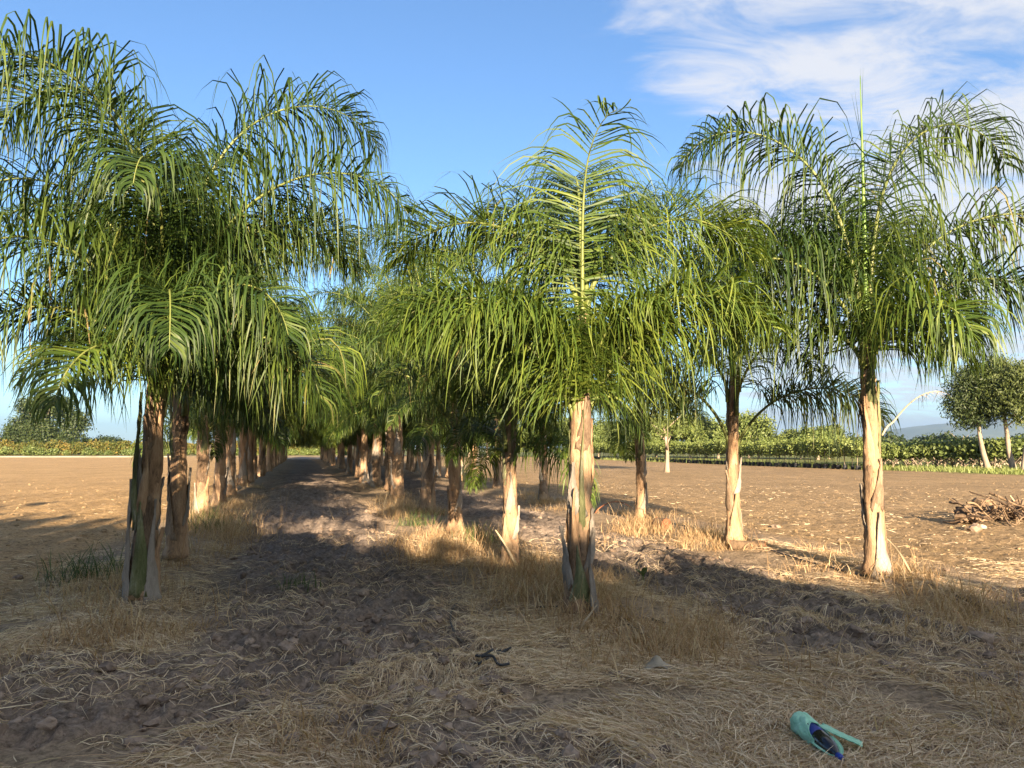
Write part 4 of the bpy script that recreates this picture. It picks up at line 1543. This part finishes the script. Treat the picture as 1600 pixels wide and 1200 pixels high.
def stump(px_, py_, size, seed, lab, lift=0.0, rot=0.0):
    x, y, z = at(px_, py_)
    t = thing('stump', lab, 'stump', (x, y, z + lift), rot)
    q = np.random.default_rng(seed)
    V = IV.copy()
    d = fbm(V[:, 0] * 2.6 + seed, V[:, 1] * 2.6 + V[:, 2] * 3.1, 4, .7)
    V = V * (.5 + 1.0 * d)[:, None] * np.array([size, size * .8, size * .75]) + np.array([0, 0, size * .45])
    obj('root_ball', MB().add(V, None, IF, d).mesh('root_ball', M['wood'], False), t)
    for i in range(6):
        az = i * 1.05 + q.uniform(-.4, .4)
        s = np.linspace(0, 1, 7)
        ln = size * q.uniform(.9, 1.6)
        P = np.stack([np.cos(az) * s * ln, np.sin(az) * s * ln, size * (.5 + q.uniform(-.3, .5) * s + .15 * np.sin(s * 5 + i))], -1)
        mb = MB()
        tube(mb, P, size * .16 * (1 - .8 * s), 6, jitter=.1, seed=i, a=.6)
        obj('root', mb.mesh('root', M['wood']), t)


stump(1512, 816, .28, 3, 'blocky orange brown stump at the left end of the wood heap')
stump(1556, 812, .24, 4, 'rooty stump in the middle of the wood heap', .02, 1.0)
stump(1592, 812, .31, 9, 'tallest stump of the wood heap, cut by the right edge of the picture', .05, 2.0)
stump(1534, 806, .22, 12, 'small dark stump perched at the back of the wood heap', .16, 2.0)
bq = np.random.default_rng(44)
for i in range(36):
    px_ = bq.uniform(1505, 1608)
    x, y, z = at(px_, bq.uniform(812, 824))
    ln = bq.uniform(.5, 1.35)
    az = bq.uniform(0, 2 * pi)
    s = np.linspace(-.5, .5, 9)
    tl = bq.uniform(-.55, .6)
    z0 = bq.uniform(.05, .38)
    P = np.stack([s * ln * cos(az), s * ln * sin(az), np.maximum(z0 + s * ln * tl + .05 * np.sin(s * 7 + i), .03)], -1)
    mb = MB()
    tube(mb, P, bq.uniform(.010, .034) * (1 - .5 * (s + .5)), 7, jitter=.08, seed=i, a=bq.uniform(.3, .8))
    tag(obj('broken_branch', mb.mesh('broken_branch', M['wood']), None, (x, y, z)), 'broken branch tangled in the heap of uprooted wood', 'branch', 'broken branches in the wood heap')
stick((1596, 812), (1578, 774), .2, 1, .03, 'pale broken branch sticking up from the top of the wood heap', 'branch', 'drystalk')
rock_like('soil_lump', 7, (.13, .11, .09), M['clod'], gl(1523, 829, .04), 'dark lump lying in front of the wood heap', 'lump')
rock_like('pebble', 8, (.07, .05, .04), M['stone'], gl(1536, 826, .03), 'pale chunk in front of the wood heap', 'stone')
rock_like('pebble', 9, (.020, .018, .013), M['stone'], gl(957, 974, .008), 'small white pebble on bare soil right of the front middle palm', 'stone')
rock_like('soil_lump', 17, (.11, .10, .07), M['clod'], gl(1528, 1002, .0), 'large rounded dark soil clod at the right of the foreground', 'lump')
rock_like('soil_lump', 27, (.10, .08, .05), M['clod'], gl(1213, 825, .02), 'dark lump on the lit field between the first two palms of the right row', 'lump')

# dead leaf stalk hanging off the front right palm
fr = [o for o in bpy.data.objects if o.name.startswith('palm_tree') and o['label'].startswith('front palm of the right row')][0]
mb = MB()
t = np.linspace(0, 1, 16)
P = np.stack([.13 + .60 * t ** 1.1, 0 * t - .04, 1.48 + .62 * np.sin(t * 1.45) - .14 * t], -1)
P[:3, 0] = [.10, .13, .165]
tube(mb, P, .008 * (1 - .75 * t) + .002, 6)
n = 26
bi = np.random.default_rng(2).integers(10, 16, n)
d = np.random.default_rng(3).normal(size=(n, 3)) * .35 + np.array([.6, 0, -.5])
s_ = np.linspace(0, 1, 4)[None, :, None]
ribbons(mb, P[bi][:, None, :] + nrm(d)[:, None, :] * s_ * .12 + np.array([0, 0, -.03]) * s_ ** 2, np.ones((n, 4, 1)) * np.array([0, .004, .003]) * (1 - .8 * s_), np.full(n, .4))
o = obj('dead_frond', mb.mesh('dead_frond', M['drystalk']), fr)
o['label'] = 'dry bleached frond stalk curving off the trunk'

# ------------------------------------------------------------------ plastic bag and bottle


def bagmat():
    m, t = mat_new('green_plastic')
    o = node(t, 'ShaderNodeOutputMaterial')
    tcn = node(t, 'ShaderNodeTexCoord')
    nz = node(t, 'ShaderNodeTexNoise', Scale=16.0, Detail=5, Roughness=.6, Distortion=1.2)
    t.links.new(tcn.outputs['Object'], nz.inputs['Vector'])
    c = ramp(t, [(.3, (.36, .74, .52)), (.7, (.56, .88, .70))], nz.outputs['Fac'])
    p = node(t, 'ShaderNodeBsdfPrincipled', Roughness=.38)
    p.inputs['Specular IOR Level'].default_value = .45
    t.links.new(c, p.inputs['Base Color'])
    b = node(t, 'ShaderNodeBump', Strength=.9, Distance=.012)
    t.links.new(nz.outputs['Fac'], b.inputs['Height'])
    t.links.new(b.outputs[0], p.inputs['Normal'])
    tl = node(t, 'ShaderNodeBsdfTranslucent')
    t.links.new(c, tl.inputs['Color'])
    mx = node(t, 'ShaderNodeMixShader', Fac=.3)
    t.links.new(p.outputs[0], mx.inputs[1])
    t.links.new(tl.outputs[0], mx.inputs[2])
    t.links.new(mx.outputs[0], o.inputs['Surface'])
    return m


M['bag'] = bagmat()


def plain(name, c, rough=.4, spec=.5, metal=0.0):
    m, t = mat_new(name)
    o = node(t, 'ShaderNodeOutputMaterial')
    p = node(t, 'ShaderNodeBsdfPrincipled', Roughness=rough, Metallic=metal)
    p.inputs['Base Color'].default_value = (*c, 1)
    p.inputs['Specular IOR Level'].default_value = spec
    t.links.new(p.outputs[0], o.inputs['Surface'])
    return m


M['cap'] = plain('blue_cap', (.008, .035, .28), .35)
M['label'] = plain('blue_label', (.012, .03, .22), .4)
M['pet'] = plain('dark_bottle', (.012, .012, .016), .08, .6)
M['foil'] = plain('grey_shine', (.16, .17, .22), .25, .6)
p0 = np.array(at(1246, 1146))
p1 = np.array(at(1306, 1191))
ax = p1 - p0
LN = float(np.hypot(ax[0], ax[1]))
AZ = math.atan2(ax[1], ax[0])
bag = thing('plastic_bag', 'crumpled sea green plastic bag lying on straw in the right foreground', 'bag', tuple(p0), AZ)
nu, nv = 28, 30
v = np.linspace(0, 1, nv)
th = np.arange(nu) * 2 * pi / nu
rp = np.interp(v, [0, .02, .10, .3, .6, .85, 1], [.002, .034, .062, .066, .064, .060, .057])
rr = rp[:, None] * (1 + .5 * (fbm(np.cos(th)[None, :] * 2.6 + 3 + 0 * v[:, None], v[:, None] * 7 + np.sin(th)[None, :] * 2, 5, .65) - .5) + .06 * np.sin(th[None, :] * 5 + v[:, None] * 8))
BL = LN * .70
open_cut = .10 * (np.sin(th) > 0) * np.sin(th)                # the mouth gapes on the upper side
X = v[:, None] * (BL - open_cut[None, :]) + .01 * np.sin(th * 3)[None, :] * v[:, None]
Yb = rr * np.cos(th)
Zb = np.maximum(.060 + rr * np.sin(th), .004)
i_ = np.arange(nu * nv).reshape(nv, nu)
jn = (np.arange(nu) + 1) % nu
Qb = np.stack([i_[:-1], i_[:-1][:, jn], i_[1:][:, jn], i_[1:]], -1).reshape(-1, 4)
Vo = np.stack([X, Yb, Zb], -1).reshape(-1, 3)
Vi = np.stack([X, Yb * .96, (Zb - .06) * .96 + .0615], -1).reshape(-1, 3)
nvv = nu * nv
Qrim = np.stack([i_[-1], i_[-1][jn], i_[-1][jn] + nvv, i_[-1] + nvv], -1)
obj('body', MB().add(np.concatenate([Vo, Vi]), np.concatenate([Qb, Qb[:, ::-1] + nvv, Qrim])).mesh('body', M['bag']), bag)


def strap(P, wid, name, up=(0, 0, 1.0)):
    P = np.asarray(P, float)
    t = np.linspace(0, len(P) - 1, 22)
    C_ = np.stack([np.interp(t, range(len(P)), P[:, k]) for k in range(3)], -1)
    for _ in range(3):
        C_[1:-1] = (C_[:-2] + 2 * C_[1:-1] + C_[2:]) / 4
    d = nrm(np.gradient(C_, axis=0))
    sdv = nrm(np.cross(d, np.array(up)))
    nv_ = np.cross(sdv, d)
    k = len(C_)
    w = np.linspace(-1, 1, 6)
    cr = .004 * np.sin(w * 6 + 1)
    top_ = C_[:, None, :] + sdv[:, None, :] * (w * wid)[None, :, None] + nv_[:, None, :] * (cr + .003)[None, :, None] + nv_[:, None, :] * .0012 * np.sin(np.arange(k) * 1.9)[:, None, None] * w[None, :, None]
    bot_ = top_ - nv_[:, None, :] * .004
    n = k * 6
    ii_ = np.arange(n).reshape(k, 6)
    Qt = np.stack([ii_[:-1, :-1], ii_[:-1, 1:], ii_[1:, 1:], ii_[1:, :-1]], -1).reshape(-1, 4)
    rim = np.concatenate([ii_[0], ii_[1:, -1], ii_[-1, ::-1][1:], ii_[::-1, 0][1:]])
    Qr = np.stack([rim[1:], rim[:-1], rim[:-1] + n, rim[1:] + n], -1)
    obj(name, MB().add(np.concatenate([top_.reshape(-1, 3), bot_.reshape(-1, 3)]), np.concatenate([Qt, Qt[:, ::-1] + n, Qr])).mesh(name, M['bag']), bag)


strap([(BL * .62, .045, .10), (BL * .85, .085, .085), (BL * 1.0, .125, .07), (BL * 1.16, .175, .055), (BL * 1.20, .190, .045)], .029, 'handle')
strap([(BL * .95, .052, .07), (BL * 1.15, .062, .055), (BL * 1.38, .045, .04), (BL * 1.50, .012, .03), (BL * 1.40, -.030, .03), (BL * 1.18, -.055, .045), (BL * .93, -.056, .05)], .012, 'handle')
bt = thing('bottle', 'dark drink bottle with blue cap sticking out of the sea green bag', 'bottle', tuple(p0), AZ)


def lathe_x(prof, name, mat, parent):
    prof = np.array(prof)
    n = 20
    a_ = np.arange(n) * 2 * pi / n
    V = np.stack([np.repeat(prof[:, 0], n), np.outer(prof[:, 1], np.cos(a_)).ravel(), .052 + np.outer(prof[:, 1], np.sin(a_)).ravel() - np.repeat(prof[:, 0] - BL, n) * .10], -1)
    k = len(prof)
    i = np.arange(k - 1)[:, None] * n
    j = np.arange(n)[None, :]
    j_ = (j + 1) % n
    obj(name, MB().add(V, np.stack([i + j, i + j_, i + n + j_, i + n + j], -1).reshape(-1, 4)).mesh(name, mat), parent)


b0 = BL
lathe_x([(b0 - .20, .001), (b0 - .199, .045), (b0 - .15, .048), (b0 + .02, .048), (b0 + .05, .046), (b0 + .085, .037), (b0 + .115, .024), (b0 + .13, .015), (b0 + .145, .014)], 'body', M['pet'], bt)
lathe_x([(b0 - .11, .0485), (b0 - .11, .0490), (b0 - .035, .0490), (b0 - .035, .0485)], 'label_band', M['label'], bt)
lathe_x([(b0 + .140, .001), (b0 + .140, .0175), (b0 + .170, .0170), (b0 + .173, .014), (b0 + .173, .001)], 'cap', M['cap'], bt)
# scrap of clear film
x, y, z = at(1028, 1050)
mb = MB()
n = 9
gx, gy = np.meshgrid(np.linspace(-.10, .10, n), np.linspace(-.05, .05, n))
zz = .035 + .09 * np.exp(-((gx / .05) ** 2)) * (.5 + gy * 6) + .02 * (fbm(gx * 30 + 4, gy * 30, 3) - .5)
ii = np.arange(n * n).reshape(n, n)
Qt = np.stack([ii[:-1, :-1], ii[:-1, 1:], ii[1:, 1:], ii[1:, :-1]], -1).reshape(-1, 4)
V1 = np.stack([gx, gy, zz], -1).reshape(-1, 3)
mb.add(np.concatenate([V1, V1 - np.array([0, 0, .002])]), np.concatenate([Qt, Qt[:, ::-1] + n * n]))
M['film'] = simplemat('clear_film', (.22, .18, .13), (.34, .29, .22), (20, 20, 20), rough=.35, bump=.3, spec=.5)
tag(obj('plastic_scrap', mb.mesh('plastic_scrap', M['film']), None, (x, y, z)), 'crumpled scrap of dusty clear plastic among dry grass in the foreground', 'scrap')

# ------------------------------------------------------------------ haze
hz = MB()
hx0, hx1, hy0, hy1, hz0, hz1 = -13000, 13000, -13000, 13000, -4, 420
Vh = [(a, b, c) for a in (hx0, hx1) for b in (hy0, hy1) for c in (hz0, hz1)]
hz.add(Vh, [(0, 1, 3, 2), (4, 6, 7, 5), (0, 4, 5, 1), (2, 3, 7, 6), (0, 2, 6, 4), (1, 5, 7, 3)])
hm = bpy.data.materials.new('haze')
hm.use_nodes = True
hm.node_tree.nodes.clear()
ho = node(hm.node_tree, 'ShaderNodeOutputMaterial')
pv = node(hm.node_tree, 'ShaderNodeVolumePrincipled')
pv.inputs['Color'].default_value = (.47, .70, 1, 1)
pv.inputs['Density'].default_value = 1.05e-4
pv.inputs['Anisotropy'].default_value = 0.45
hm.node_tree.links.new(pv.outputs[0], ho.inputs['Volume'])
ho_ = obj('haze', hz.mesh('haze', hm, False))
tag(ho_, kind='stuff')
